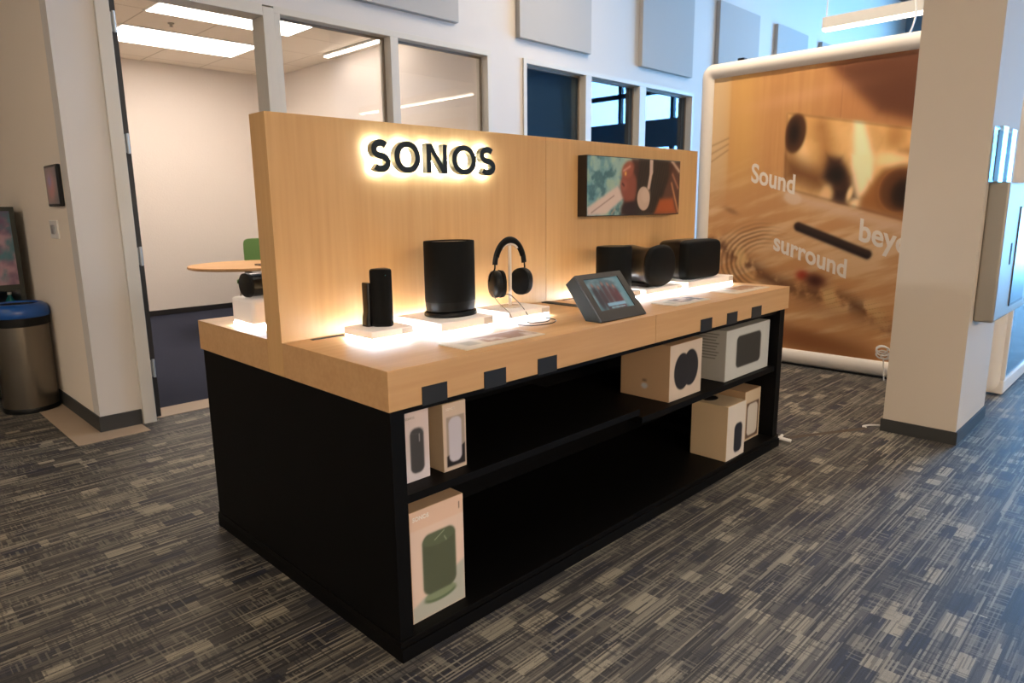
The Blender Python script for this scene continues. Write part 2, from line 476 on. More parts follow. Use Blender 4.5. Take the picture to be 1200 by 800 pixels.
def window(name, x0, x1, z0, z1, mull, gl, fy=0.0):
    e = struct(bpy.data.objects.new(name, None)); COL.objects.link(e); e.location = ((x0+x1)/2, YB, z0)
    fb = bmesh.new(); fw = 0.045; y0, y1 = YB-0.018, YB+0.13
    bx(fb, x0, x1, y0, y1, z1-fw, z1); bx(fb, x0, x1, y0, y1, z0, z0+fw)
    bx(fb, x0, x0+fw, y0, y1, z0+fw, z1-fw); bx(fb, x1-fw, x1, y0, y1, z0+fw, z1-fw)
    obj('window_frame', fb, alu_trim, e, bevel=0.002)
    edges = [x0+fw]
    for a, b in mull:
        obj('mullion', box(a, b, y0, y1, z0+fw, z1-fw), alu_trim, e, bevel=0.002); edges += [a, b]
    edges.append(x1-fw)
    for a, b in zip(edges[::2], edges[1::2]):
        obj('pane', box(a, b, YB+0.08, YB+0.088, z0+fw, z1-fw), gl, e)
        s = bmesh.new()
        bx(s, b-0.018, b, YB+0.066, YB+0.08, z0+fw, z1-fw); bx(s, a, a+0.018, YB+0.066, YB+0.08, z0+fw, z1-fw); bx(s, a+0.018, b-0.018, YB+0.066, YB+0.08, z1-fw-0.018, z1-fw)
        obj('glazing_bead', s, mat('taupe_bead', (120, 108, 94), 0.5), e)
    return e
window('window_1', 1.372, 3.425, 0.12, 2.715, [(2.335, 2.41)], win_glass)
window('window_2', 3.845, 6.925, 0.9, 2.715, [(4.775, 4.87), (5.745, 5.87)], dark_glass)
# dark roller blind behind the first pane of the unlit room
tag(obj('roller_blind', box(3.87, 4.82, YB+0.12, YB+0.128, 0.95, 2.68), mat('slate_blind', (150, 142, 132), 0.7)),
    'slate grey roller blind pulled down behind the leftmost pane above the screen', 'blind')

# doorway
dr = struct(bpy.data.objects.new('door_1', None)); COL.objects.link(dr); dr.location = (0.3, YB, 0)
jb = boxes((0.268, 0.345, YB-0.02, YB+0.055, 0, 2.70), (1.292, 1.372, YB-0.02, YB+0.15, 0, 2.70), (0.345, 1.292, YB-0.02, YB+0.15, 2.64, 2.715))
obj('door_frame', jb, alu_trim, dr, bevel=0.003)
leaf = obj('door_leaf', box(0.352, 0.398, YB+0.060, YB+0.96, 0.01, 2.62), mat('dark_door_edge', (44, 40, 36), 0.5), dr)
for z in (2.46, 1.76, 1.07, 0.34):
    hb = box(0.3455, 0.392, YB+0.0562, YB+0.0598, z-0.055, z+0.055)
    tube([(0.382, YB+0.048, z-0.06), (0.382, YB+0.048, z+0.06)], 0.010, 8, hb)
    obj('hinge', hb, alu, leaf)
obj('strike_plate', box(0.398, 0.402, YB+0.88, YB+0.94, 0.86, 0.98), white_plastic, leaf)

# acoustic panels high on the window wall
pl = [(1.97, 3.02, 'nearest the camera, above the meeting room window'),
      (3.76, 4.81, 'above the dark blind pane'), (5.72, 6.80, 'above the right pane of the dark window'),
      (7.42, 8.53, 'just over the left corner of the booth'),
      (9.10, 10.17, 'fifth from the left, low over the booth'), (10.72, 11.8, 'farthest one, beneath the pendant end')]
for x0, x1, d in pl:
    tag(obj('acoustic_panel', box(x0, x1, YB-0.055, YB-0.001, 2.875, 3.88), fabric_grey, bevel=0.004),
        'grey square fabric acoustic panel ' + d, 'acoustic panel', 'acoustic panels on the window wall')

# ceiling lights of the meeting room, and a bar for a reflection
for x0, x1, y0, y1, d in ((1.39, 2.80, 6.27, 7.02, 'farther of the two, near the back wall'), (1.39, 2.80, 4.88, 5.60, 'nearer of the two, cut by the door head')):
    t = thing('ceiling_light', 'rectangular ceiling light in the meeting room, ' + d, 'ceiling light', ((x0+x1)/2, (y0+y1)/2, RC), 0, 'recessed ceiling lights')
    obj('light_frame', boxes((x0-0.02, x1+0.02, y0-0.02, y0, RC-0.012, RC), (x0-0.02, x1+0.02, y1, y1+0.02, RC-0.012, RC),
                             (x0-0.02, x0, y0, y1, RC-0.012, RC), (x1, x1+0.02, y0, y1, RC-0.012, RC)), white_plastic, t)
    obj('diffuser', box(x0, x1, y0, y1, RC-0.010, RC-0.002), lamp_glow, t)
t = thing('reflection_bar', 'slim glowing bar standing in for a reflection, right side of the meeting room ceiling', 'ceiling light', (3.57, 5.5, RC))  # glowing bar built in place of a hall pendant's reflection in the glass
obj('light_housing', box(3.535, 3.605, 4.7, 6.15, RC-0.03, RC), white_plastic, t, bevel=0.003)
obj('diffuser', box(3.54, 3.60, 4.71, 6.14, RC-0.042, RC-0.03), lamp_glow, t)
tag(obj('sprinkler_head', lathe([(0.03, RC), (0.03, RC-0.008), (0.012, RC-0.012), (0.012, RC-0.03), (0.02, RC-0.034), (0.0, RC-0.036)], 1.73, 5.93, 16), steel, smooth=True),
    'small round sprinkler head on the meeting room ceiling between the lights', 'sprinkler')

# round table and green chair in the meeting room
t = thing('round_table', 'round meeting table with pale maple top seen through the doorway', 'table', (2.33, 6.0, 0))
obj('tabletop', lathe([(0.60, 0.715), (0.618, 0.722), (0.622, 0.735), (0.618, 0.748), (0.60, 0.75)], 2.33, 6.0, 64), maple_h, t, smooth=True)
obj('table_column', lathe([(0.04, 0.03), (0.04, 0.715)], 2.33, 6.0, 20), steel, t, smooth=True)
obj('table_base', lathe([(0.32, 0.0), (0.32, 0.012), (0.05, 0.03)], 2.33, 6.0, 40), steel, t, smooth=True)
green = mat('green_upholstery', (92, 126, 70), 0.8)
t = thing('meeting_chair', 'green upholstered chair standing behind the round table', 'chair', (2.92, 7.00, 0), math.radians(-40))
def rb(bm, w_, h_, d_, x, y, z, e=6):
    s = sup(w_/2, h_/2, e, 32)
    return loft([[(x+a, y-d_/2, z+b) for a, b in s], [(x+a, y+d_/2, z+b) for a, b in s]], bm)
obj('backrest', rb(bmesh.new(), 0.46, 0.36, 0.04, 0, 0.22, 0.80), green, t, local=True, bevel=0.01)
s_ = sup(0.24, 0.23, 6, 32)
obj('seat', loft([[(a, b, 0.43) for a, b in s_], [(a, b, 0.48) for a, b in s_]]), green, t, local=True, bevel=0.01)
obj('back_support', tube([(0, 0.18, 0.42), (0, 0.25, 0.46), (0, 0.25, 0.80)], 0.018), steel, t, local=True, smooth=True)
for sx in (-1, 1):
    for sy in (-1, 1):
        obj('leg', tube([(sx*0.18, sy*0.17, 0.43), (sx*0.22, sy*0.21, 0.0)], 0.012), steel, t, local=True, smooth=True)
tag(obj('notebook', box(2.30, 2.48, 5.62, 5.76, 0.7505, 0.766), mat('dark_cover', (70, 52, 48), 0.6)), 'small dark notebook on the round table', 'notebook')

# column on the right
struct(obj('wall_column', box(3.325, 4.04, -0.722, -0.342, 0, CH), mat('column_paint', (202, 190, 174), 0.75, bump=0.15, bscale=400)), 'cream square column at the right')
struct(obj('baseboard_column', boxes((3.315, 3.325, -0.732, -0.332, 0, 0.075), (3.325, 4.05, -0.732, -0.722, 0, 0.075)), darkbase))

# pendants
def pendant(x, y0, y1, z, label, watts=0.0, up=0.0, group='linear pendant lights'):
    t = thing('pendant_light', label, 'pendant light', (x, (y0+y1)/2, z), 0, group)
    obj('light_housing', box(x-0.04, x+0.04, y0, y1, z+0.018, z+0.11), mat('pendant_metal', (205, 200, 190), 0.4), t, bevel=0.002)
    obj('diffuser', box(x-0.037, x+0.037, y0+0.004, y1-0.004, z, z+0.0175), pend_glow, t)
    for y in (y0+0.02, y1-0.02):
        obj('suspension_cord', tube([(x, y, z+0.11), (x, y, CH)], 0.006, 6), white_plastic, t)
    for wt, dz, rx_ in ((watts, -0.004, 0.0), (up, 0.114, math.pi)):
        if not wt: continue
        l = bpy.data.lights.new('pendant_glow', 'AREA'); l.shape = 'RECTANGLE'; l.size = 0.07; l.size_y = y1-y0-0.02
        l.energy = wt; l.color = WARM
        o = bpy.data.objects.new('pendant_glow', l); o.location = (0, 0, dz); o.rotation_euler = (rx_, 0, 0); COL.objects.link(o); o.parent = t
pendant(5.5, -1.9, 1.04, 2.845, 'long slim pendant light hanging over the printed booth', 20)
for x, y, z, k, d in ((-4.2, -7.2, 3.4, 2.3, 'far behind the camera, leftmost'), (-1.4, -7.2, 3.4, 2.3, 'far behind the camera, middle'), (1.2, -7.2, 3.4, 2.0, 'far behind the camera, rightmost'),
                      (-4.4, 1.2, 4.1, 0.9, 'beside the alcove'), (4.0, 0.9, 4.1, 0.75, 'high before the printed booth'), (1.2, -0.6, 4.1, 0.15, 'high over the display counter'),
                      (8.2, 0.4, 4.6, 0.4, 'in the far part of the hall, nearer one'), (11.5, 0.4, 4.6, 0.2, 'in the far part of the hall, farther one')):
    pendant(x, y-1.4, y+1.4, z, 'added pendant light for fill, out of view ' + d, HALL_WATTS*k, UP_WATTS)  # unseen pendants added to brighten the walls, booth and far hall

# ------------------------------------------------------------------ the display counter
H, T = 0.91, 0.1197
Z0 = H-T
LX, DY, PY0, PY1, PZ, SX = 2.657, 1.335, 0.6116, 0.7205, 1.663, 1.342
ct = thing('display_counter', 'large black display counter with pale maple top and tall maple backboard', 'display counter', (LX/2, DY/2, 0))
g_ = 0.0012
for x0, x1 in ((0.0, SX-g_), (SX+g_, LX)):
    obj('countertop', box(x0, x1, 0.0, PY0-0.0008, Z0, H), maple_h, ct, bevel=0.0012)
    obj('countertop', box(x0, x1, PY1+0.0008, DY, Z0, H), maple_h, ct, bevel=0.0012)
for x0, x1 in ((0.0, SX-g_), (SX+g_, 2.685)):
    obj('backboard', box(x0, x1, PY0, PY1, Z0, PZ), maple_v, ct, bevel=0.0012)
for x0, x1 in ((0.008, 0.058), (2.575, 2.632)):
    obj('side_panel', box(x0, x1, 0.008, DY-0.008, 0.065, Z0), black, ct, bevel=0.001)
obj('plinth', box(0.004, 2.64, -0.006, DY+0.002, 0.0, 0.045), black, ct)
obj('bottom_shelf', box(0.004, 2.64, 0.0, DY-0.002, 0.045, 0.065), black_in, ct, bevel=0.001)
obj('shelf', box(0.058, 1.288, 0.03, 0.655, 0.484, 0.510), black_in, ct, bevel=0.001)
obj('shelf', box(1.290, 2.575, 0.02, 0.655, 0.446, 0.474), black_in, ct, bevel=0.001)
obj('center_panel', box(0.058, 2.575, 0.655, 0.68, 0.065, Z0), black, ct)
obj('top_rail', box(0.058, 2.575, 0.03, 0.05, 0.765, Z0), black, ct)
for a, b in ((0.117, 0.212), (0.365, 0.462), (0.616, 0.715), (1.707, 1.810), (1.954, 2.058), (2.212, 2.320)):
    obj('price_tab', box(a, b, -0.0025, 0.0, 0.786, 0.843), mat('black_tab', (27, 27, 28), 0.5), ct)
for a, b in ((0.095, 0.223), (1.43, 1.545)):
    obj('cable_slot', box(a, b, 0.573, 0.592, H, H+0.0015), mat('slot_black', (8, 8, 8), 0.7), ct)
obj('cable_slot', boxes((1.296, 1.340, 0.31, 0.60, H, H+0.0045)), mat('slot_black', (8, 8, 8), 0.7), ct)

# illuminated sign: five channel letters standing off the backboard, lit from behind
sg = thing('illuminated_sign', 'row of five black backlit capital letters mounted on the maple backboard', 'sign', (0.67, PY0, 1.54))
lm = mat('sign_black', (24, 28, 26), 0.4); lside = mat('sign_return', (70, 76, 74), 0.35, 0.5)
def sgeom(cx, w_, z0, z1, st):
    """outline of a geometric S as a thick stroke"""
    h = z1-z0; r = h/4
    pts = []
    a = w_/2-st/2; b = (h-st)/4
    zc1 = z1-st/2-b; zc0 = z0+st/2+b
    for k in range(15):
        th = math.radians(38+ (270-38)*k/14); pts.append((cx+a*0.92*math.cos(th), zc1+b*math.sin(th)))
    for k in range(1, 15):
        th = math.radians(90-(90+142)*k/14); pts.append((cx+a*1.0*math.cos(th), zc0+b*math.sin(th)))
    # slant the middle
    return pts
def stroke(pts, st):
    Lf, Rt = [], []
    n = len(pts)
    for i in range(n):
        x0, y0 = pts[max(i-1, 0)]; x1, y1 = pts[min(i+1, n-1)]
        l = math.hypot(x1-x0, y1-y0); nx, ny = -(y1-y0)/l, (x1-x0)/l
        Lf.append((pts[i][0]+nx*st/2, pts[i][1]+ny*st/2)); Rt.append((pts[i][0]-nx*st/2, pts[i][1]-ny*st/2))
    return Lf, Rt
def ribbon(Lf, Rt, y0, y1, closed=False):
    bm = bmesh.new(); n = len(Lf)
    V = [[bm.verts.new((p[0], y, p[1])) for p in ln] for y in (y0, y1) for ln in (Lf, Rt)]
    a, b, c, d = V
    m_ = n if closed else n-1
    for i in range(m_):
        j = (i+1) % n
        bm.faces.new((a[i], b[i], b[j], a[j])); bm.faces.new((c[i], c[j], d[j], d[i]))
        bm.faces.new((a[i], a[j], c[j], c[i])); bm.faces.new((b[i], d[i], d[j], b[j]))
    if not closed:
        bm.faces.new((a[0], c[0], d[0], b[0])); bm.faces.new((a[-1], b[-1], d[-1], c[-1]))
    return bm
def letter_shapes(ch, x0, x1, z0, z1, st, grow=0.0):
    cx = (x0+x1)/2
    if ch == 'S':
        p = sgeom(cx, x1-x0, z0, z1, st)
        return [(*stroke(p, st+grow), False)]
    if ch == 'O':
        n = 48; a, b = (x1-x0)/2, (z1-z0)/2; g = grow/2
        Lf = [(cx+(a+g)*math.cos(2*math.pi*i/n), (z0+z1)/2+(b+g)*math.sin(2*math.pi*i/n)) for i in range(n)]
        Rt = [(cx+(a-st*1.05-g)*math.cos(2*math.pi*i/n), (z0+z1)/2+(b-st*0.92-g)*math.sin(2*math.pi*i/n)) for i in range(n)]
        return [(Lf, Rt, True)]
    s = st*0.95; g = grow/2
    return [([(x0-g, z0-g), (x0-g, z1+g)], [(x0+s+g, z0-g), (x0+s+g, z1+g)], False),
            ([(x1-s-g, z0-g), (x1-s-g, z1+g)], [(x1+g, z0-g), (x1+g, z1+g)], False),
            ([(x0, z1), (x1-s*1.15, z0)], [(x0+s*1.15, z1), (x1, z0)], False)]
SPEC = [('S', 0.367, 0.452), ('O', 0.468, 0.588), ('N', 0.617, 0.720), ('O', 0.744, 0.872), ('S', 0.890, 0.980)]
for ch, a, b in SPEC:
    z0, z1 = (1.482, 1.597) if ch != 'N' else (1.485, 1.594)
    root = None
    for i, (Lf, Rt, cl) in enumerate(letter_shapes(ch, a, b, z0, z1, 0.0235)):
        y0 = PY0-0.042
        o = ribbon(Lf, Rt, y0+0.0003*i, y0+0.027, cl)
        if root is None: bmL = o
        else:
            tmp = bpy.data.meshes.new('tmp'); o.to_mesh(tmp); o.free(); bmL.from_mesh(tmp); bpy.data.meshes.remove(tmp)
        root = True
    lo = obj('letter', bmL, lm, sg)
    lo.data.materials.append(lside)
    for p in lo.data.polygons:
        if abs(p.normal.y) < 0.5: p.material_index = 1
    bmG = bmesh.new()
    for (Lf, Rt, cl) in letter_shapes(ch, a, b, z0, z1, 0.0235, grow=-0.004):
        o = ribbon(Lf, Rt, PY0-0.0145, PY0-0.0125, cl)
        tmp = bpy.data.meshes.new('tmp'); o.to_mesh(tmp); o.free(); bmG.from_mesh(tmp); bpy.data.meshes.remove(tmp)
    obj('led_backlight', bmG, sign_glow, lo)
    cxm = (a+b)/2
    obj('standoff', tube([(a+0.012, PY0-0.02, (z0+z1)/2), (a+0.012, PY0, (z0+z1)/2)], 0.002, 8), lside, lo)

# wall screen
tv = thing('wall_screen', 'flat rectangular picture screen with a person wearing headphones, on the backboard', 'screen', (1.98, PY0, 1.30))
tvb = obj('screen_body', box(1.57, 2.405, 0.556, PY0, 1.303, 1.593), mat('screen_black', (20, 14, 12), 0.35), tv, bevel=0.002)
def tvpic(x, y, W, H_):
    u, v = x/W, y/H_
    A = W/H_
    img = np.tile(C(106, 150, 156), (len(x), 1))
    n = fbm(u*14, v*3, 3); n2 = fbm(u*20+4, v*7, 8)
    img = blend(img, soft(0.46-n, 0.05)*0.8, C(160, 188, 178)); img = blend(img, soft(n2-0.34, 0.04)*0.8, C(58, 98, 106))
    img = blend(img, soft(0.60-n2, 0.03)*0.5, C(176, 192, 156))
    X = u*A
    a = A
    def P(p): return [(px*A, py) for px, py in p]
    img = blend(img, soft(poly(X, v, P([(0.33, 0), (1, 0), (1, 1), (0.44, 1), (0.40, 0.62)])), 0.02), C(72, 40, 30))
    # shawl
    img = blend(img, soft(poly(X, v, P([(0.0, 0.0), (0.18, 0.02), (0.36, 0.30), (0.30, 0.52), (0.0, 0.14)])), 0.012), C(214, 190, 176))
    img = blend(img, soft(caps(X, v, 0.04*A, 0.05, 0.26*A, 0.34, 0.006), 0.006)*0.8, C(120, 90, 84))
    # face
    img = blend(img, soft(ell(X, v, 0.415*A, 0.50, 0.26, 0.30, 0.2), 0.06), C(140, 74, 56))
    img = blend(img, soft(ell(X, v, 0.36*A, 0.52, 0.10, 0.10), 0.2)*0.9, C(158, 88, 70))
    img = blend(img, soft(ell(X, v, 0.40*A, 0.80, 0.20, 0.14, 0.5), 0.1), C(160, 86, 64))
    img = blend(img, soft(caps(X, v, 0.355*A, 0.78, 0.42*A, 0.86, 0.018), 0.01), C(215, 150, 130))
    img = blend(img, soft(caps(X, v, 0.345*A, 0.55, 0.36*A, 0.52, 0.012), 0.008), C(60, 24, 26))
    img = blend(img, soft(ell(X, v, 0.375*A, 0.73, 0.03, 0.035), 0.2), C(232, 170, 90))
    img = blend(img, soft(ell(X, v, 0.45*A, 0.10, 0.33, 0.14), 0.1), C(46, 28, 26))
    img = blend(img, soft(caps(X, v, 0.24*A, 0.03, 0.27*A, 0.10, 0.012), 0.01), C(190, 160, 140))
    # hair
    img = blend(img, soft(poly(X, v, P([(0.48, 0.0), (0.72, 0.0), (0.86, 0.6), (0.86, 1.0), (0.52, 1.0), (0.50, 0.5)])), 0.02), C(44, 34, 26))
    s = np.sin((X*0.9-v*0.25)*90+n*6)
    img = blend(img, soft(0.6-s, 0.2)*0.25*soft(poly(X, v, P([(0.5, 0), (0.74, 0), (0.88, 1), (0.52, 1)])), 0.05), C(110, 72, 48))
    # background right
    img = blend(img, soft(poly(X, v, P([(0.72, 0.0), (1, 0), (1, 1), (0.90, 0.9), (0.82, 0.45)])), 0.02), C(96, 60, 46))
    img = blend(img, soft(poly(X, v, P([(0.70, 0.0), (0.97, 0.0), (0.92, 0.30), (0.76, 0.28)])), 0.02), C(176, 86, 42))
    img = blend(img, soft(caps(X, v, 0.90*A, 0.58, 0.99*A, 0.04, 0.022), 0.01), C(206, 142, 96))
    img = blend(img, soft(caps(X, v, 0.90*A, 1.0, 0.99*A, 0.82, 0.03), 0.012), C(206, 172, 148))
    img = blend(img, soft(caps(X, v, 0.91*A, 0.75, 0.98*A, 0.5, 0.02), 0.012), C(186, 126, 96))
    # white headphones
    img = blend(img, soft(caps(X, v, 0.655*A, 1.0, 0.655*A, 0.78, 0.055), 0.006), C(206, 178, 160))
    img = blend(img, soft(caps(X, v, 0.655*A, 0.78, 0.63*A, 0.50, 0.045), 0.006), C(206, 178, 160))
    img = blend(img, soft(ell(X, v, 0.575*A, 0.29, 0.205, 0.22, 0.35), 0.02), C(196, 168, 148))
    img = blend(img, soft(ell(X, v, 0.60*A, 0.36, 0.15, 0.14, 0.35), 0.1)*0.5, C(214, 188, 168))
    return img
painted('screen_picture', (1.574, 0.5548, 1.307), (0.827, 0, 0), (0, 0, 0.282), 200, 74, tvpic, print_mat(0.35, 0.2), tvb)

# ------------------------------------------------------------------ pedestals and products on the counter
def pedestal(x0, x1, y0, y1, h, label, tall=False):
    t = thing('pedestal', label, 'display pedestal', ((x0+x1)/2, (y0+y1)/2, H), 0, 'frosted display pedestals')
    g = 0.014
    obj('led_base', box(x0+0.003, x1-0.003, y0+0.003, y1-0.003, H+0.0005, H+g), glow, t)
    ab = obj('acrylic_block', box(x0, x1, y0, y1, H+g, H+h), acrylic, t, bevel=0.003 if not tall else 0.012)
    if not tall:
        obj('info_label', box(x1-0.05, x1-0.006, y0-0.0012, y0-0.0001, H+g+0.002, H+h-0.004), mat('grey_label', (196, 186, 180), 0.5), ab)
    return t
pedestal(0.197, 0.372, 0.365, 0.535, 0.040, 'small frosted white pedestal at the near end, under the small upright speaker')
pedestal(0.441, 0.695, 0.296, 0.560, 0.046, 'wide frosted white pedestal under the tall oval speaker')
pedestal(0.800, 1.040, 0.320, 0.520, 0.040, 'frosted white pedestal under the headphone stand')
pedestal(1.755, 2.090, 0.327, 0.560, 0.040, 'frosted white pedestal under the waisted black speaker')
pedestal(2.105, 2.590, 0.300, 0.575, 0.050, 'longest frosted white pedestal, at the far end under the big wide speaker')
pedestal(1.500, 1.730, 0.340, 0.560, 0.040, 'frosted white pedestal hidden behind the tilted tablet, under the cylinder speaker')
pedestal(0.050, 1.20, 0.925, 1.110, 0.112, 'tall frosted white pedestal on the rear countertop behind the backboard', True)

# tall oval speaker on its charging ring
SPX, SPY = 0.598, 0.43
zb = H+0.046
t = thing('speaker', 'tall black oval speaker with recessed top standing on a round charging base', 'speaker', (SPX, SPY, zb))
ang = math.radians(0)
def ring(a, b, z, e=2.3, n=56, cx=SPX, cy=SPY): return [(cx+p, cy+q, z) for p, q in sup(a, b, e, n)]
obj('speaker_body', loft([ring(0.090, 0.066, zb+0.016), ring(0.097, 0.073, zb+0.022), ring(0.099, 0.075, zb+0.04), ring(0.100, 0.076, zb+0.055)]), blk_plastic, t, smooth=True)
obj('grille', loft([ring(0.100, 0.076, zb+0.055), ring(0.1005, 0.0765, zb+0.058), ring(0.1005, 0.0765, zb+0.272), ring(0.099, 0.075, zb+0.278), ring(0.095, 0.071, zb+0.278), ring(0.093, 0.069, zb+0.271)]), blk_fabric, t, smooth=True)
obj('charging_base', loft([ring(0.101, 0.080, zb), ring(0.104, 0.083, zb+0.004), ring(0.104, 0.083, zb+0.012), ring(0.100, 0.079, zb+0.018), ring(0.09, 0.069, zb+0.018)]), blk_plastic, t, smooth=True)
obj('touch_panel', loft([ring(0.09, 0.066, zb+0.272), ring(0.09, 0.066, zb+0.2735)]), mat('satin_top', (58, 52, 50), 0.3), t)

# small portable speaker and its standing twin
zb = H+0.040
t = thing('speaker', 'small upright black portable speaker on the nearest pedestal', 'speaker', (0.300, 0.445, zb))
def tri(cx, cy, r, rot, z, n=48, e=0.16):
    out = []
    for i in range(n):
        th = 2*math.pi*i/n
        q = r*(1-e*math.cos(3*(th-rot))**1) if False else r*(1+e*math.cos(3*(th-rot)))
        out.append((cx+q*math.cos(th), cy+q*math.sin(th), z))
    return out
TR = math.radians(-135+60)
obj('speaker_body', loft([tri(0.300, 0.445, 0.030, TR, zb), tri(0.300, 0.445, 0.0345, TR, zb+0.004), tri(0.300, 0.445, 0.0355, TR, zb+0.010)]), blk_plastic, t, smooth=True)
gr_ = obj('grille', loft([tri(0.300, 0.445, 0.0355, TR, zb+0.010), tri(0.300, 0.445, 0.0355, TR, zb+0.192), tri(0.300, 0.445, 0.034, TR, zb+0.197)]), blk_fabric, t, smooth=True)
obj('end_cap', loft([tri(0.300, 0.445, 0.034, TR, zb+0.197), tri(0.300, 0.445, 0.031, TR, zb+0.200)]), blk_plastic, t, smooth=True)
obj('indicator_light', box(0.2925, 0.2955, 0.4085, 0.4115, zb+0.178, zb+0.181), mat('teal_led', (60, 160, 170), 0.4), gr_)
t = thing('speaker_stand', 'slim black upright charging dock beside the small portable speaker', 'stand', (0.262, 0.478, zb))
obj('dock_plate', loft([[(0.262+p*s, 0.478+q, z) for p, q in sup(0.011, 0.020, 5, 24)] for z, s in ((zb, 1.6), (zb+0.03, 1.5), (zb+0.05, 1.0), (zb+0.148, 1.0), (zb+0.152, 0.8))]), blk_gloss, t, smooth=True)
obj('metal_edge', box(0.2705, 0.2725, 0.4575, 0.4590, zb+0.006, zb+0.149), mat('bronze_edge', (96, 74, 58), 0.35, 0.6), t)

# headphones on a clear stand
zb = H+0.040
hx, hy = 0.918, 0.43
t = thing('headphone_stand', 'clear acrylic rod stand holding the black headphones', 'stand', (hx, hy, zb))
clear = mat('pale_clear_acrylic', (226, 214, 200), 0.15, spec=0.6)
obj('stand_rod', tube([(hx, hy, zb+0.006), (hx, hy, zb+0.252)], 0.0075, 12), clear, t, smooth=True)
obj('stand_foot', lathe([(0.042, zb), (0.042, zb+0.006), (0.02, zb+0.007)], hx, hy, 28), clear, t, smooth=True)
obj('stand_saddle', tube([(hx+0.042*math.cos(a), hy, zb+0.238+0.020*math.sin(a)) for a in [math.pi*k/10 for k in range(11)]], 0.006, 8), clear, t, smooth=True)
t = thing('headphones', 'black over-ear headphones hanging on the clear stand', 'headphones', (hx, hy, zb+0.0))
cz = zb+0.100     # centre of the ear cups
arch = [(hx+0.084*math.cos(a), hy, cz+0.070+0.103*math.sin(a)) for a in [math.radians(4)+math.radians(172)*k/24 for k in range(25)]]
obj('headband', tube(arch, 0, 14, sq=(0.014, 0.0055)), blk_plastic, t, smooth=True)
arch2 = [(hx+0.081*math.cos(a), hy, cz+0.072+0.098*math.sin(a)) for a in [math.radians(22)+math.radians(136)*k/20 for k in range(21)]]
obj('headband_cushion', tube(arch2, 0, 14, sq=(0.013, 0.0085)), blk_fabric, t, smooth=True)
for s, tw in ((-1, -0.30), (1, 0.30)):
    yk = [(hx+s*0.084, hy, cz+0.082), (hx+s*0.087, hy, cz+0.058), (hx+s*0.098, hy+0.012, cz+0.040), (hx+s*0.101, hy+0.020, cz+0.012)]
    obj('yoke', tube(smoothpath(yk), 0.0032, 8), blk_gloss, t, smooth=True)
    cup = bmesh.new()
    Rm = Matrix.Rotation(tw, 4, 'Z')
    rings_ = []
    for d, k in ((-0.022, 0.86), (-0.020, 0.97), (-0.008, 1.0), (-0.004, 0.94), (0.004, 0.96), (0.012, 1.0), (0.022, 0.95), (0.028, 0.80), (0.031, 0.5)):
        rings_.append([Rm @ Vector((s*d, p*k, q*k)) + Vector((hx+s*0.070, hy, cz)) for p, q in sup(0.044, 0.056, 2.3, 36)])
    # cushion rings and shell rings split into two parts
    obj('ear_cushion', loft(rings_[:4]), blk_fabric, t, smooth=True)
    obj('ear_cup', loft(rings_[3:]), blk_plastic, t, smooth=True)
cord = smoothpath([(0.852, 0.415, cz-0.052), (0.866, 0.385, 1.010), (0.885, 0.345, 0.975), (0.897, 0.315, 0.935), (0.890, 0.300, 0.9165), (0.862, 0.262, 0.9155), (0.800, 0.262, 0.9155), (0.768, 0.232, 0.9155), (0.800, 0.180, 0.9155), (0.880, 0.168, 0.9155), (0.945, 0.205, 0.9155), (0.955, 0.262, 0.9155), (0.910, 0.292, 0.9155), (0.850, 0.270, 0.9185), (0.83, 0.235, 0.9155), (0.89, 0.205, 0.9155), (0.955, 0.245, 0.9155), (0.975, 0.285, 0.9155)])
tag(obj('headphone_cable', tube(cord, 0.0018, 6), mat('cord_black', (30, 28, 27), 0.5), smooth=True), 'thin black cable coiled on the counter below the headphones', 'cable')
sec = smoothpath([(0.748, 0.36, 1.035), (0.752, 0.352, 1.015), (0.77, 0.34, 0.985), (0.795, 0.315, 0.952), (0.800, 0.305, 0.930), (0.806, 0.294, 0.9155)])
o = obj('security_tether', tube(sec, 0.0019, 6), mat('tether_tan', (110, 92, 70), 0.5), smooth=True)
tag(o, 'short tan tether wire rising beside the left ear cup', 'cable')

# cylinder speaker behind the tablet
cx, cy, zb = 1.655, 0.45, H+0.040
t = thing('speaker', 'black upright cylindrical speaker left of the waisted speaker', 'speaker', (cx, cy, zb))
def ring2(a, b, z, e=2.4): return [(cx+p, cy+q, z) for p, q in sup(a, b, e, 48)]
obj('grille', loft([ring2(0.086, 0.074, zb), ring2(0.089, 0.077, zb+0.004), ring2(0.089, 0.077, zb+0.205), ring2(0.086, 0.074, zb+0.211)]), blk_fabric, t, smooth=True)
obj('touch_panel', loft([ring2(0.084, 0.072, zb+0.211), ring2(0.084, 0.072, zb+0.2125)]), blk_plastic, t, smooth=True)

# waisted speaker
cx, zb = 1.893, H+0.040
t = thing('speaker', 'black hourglass-waisted speaker with oval front in the middle of the far trio', 'speaker', (cx, 0.42, zb))
def ry(y, a, b, e, zc): return [(cx+p, y, zc+q) for p, q in sup(a, b, e, 56)]
zc = zb+0.107
obj('speaker_body', loft([ry(0.352, 0.128, 0.100, 2.7, zc), ry(0.365, 0.122, 0.096, 2.7, zc), ry(0.40, 0.108, 0.088, 2.8, zc), ry(0.45, 0.104, 0.086, 2.8, zc), ry(0.51, 0.116, 0.094, 2.8, zc), ry(0.535, 0.120, 0.098, 2.8, zc), ry(0.548, 0.112, 0.090, 2.8, zc)]), mat('black_satin', (22, 20, 18), 0.3, spec=0.5), t, smooth=True)
obj('grille', loft([ry(0.326, 0.116, 0.088, 2.5, zc), ry(0.332, 0.127, 0.099, 2.5, zc), ry(0.342, 0.132, 0.104, 2.6, zc), ry(0.352, 0.128, 0.100, 2.7, zc)]), blk_fabric, t, smooth=True)
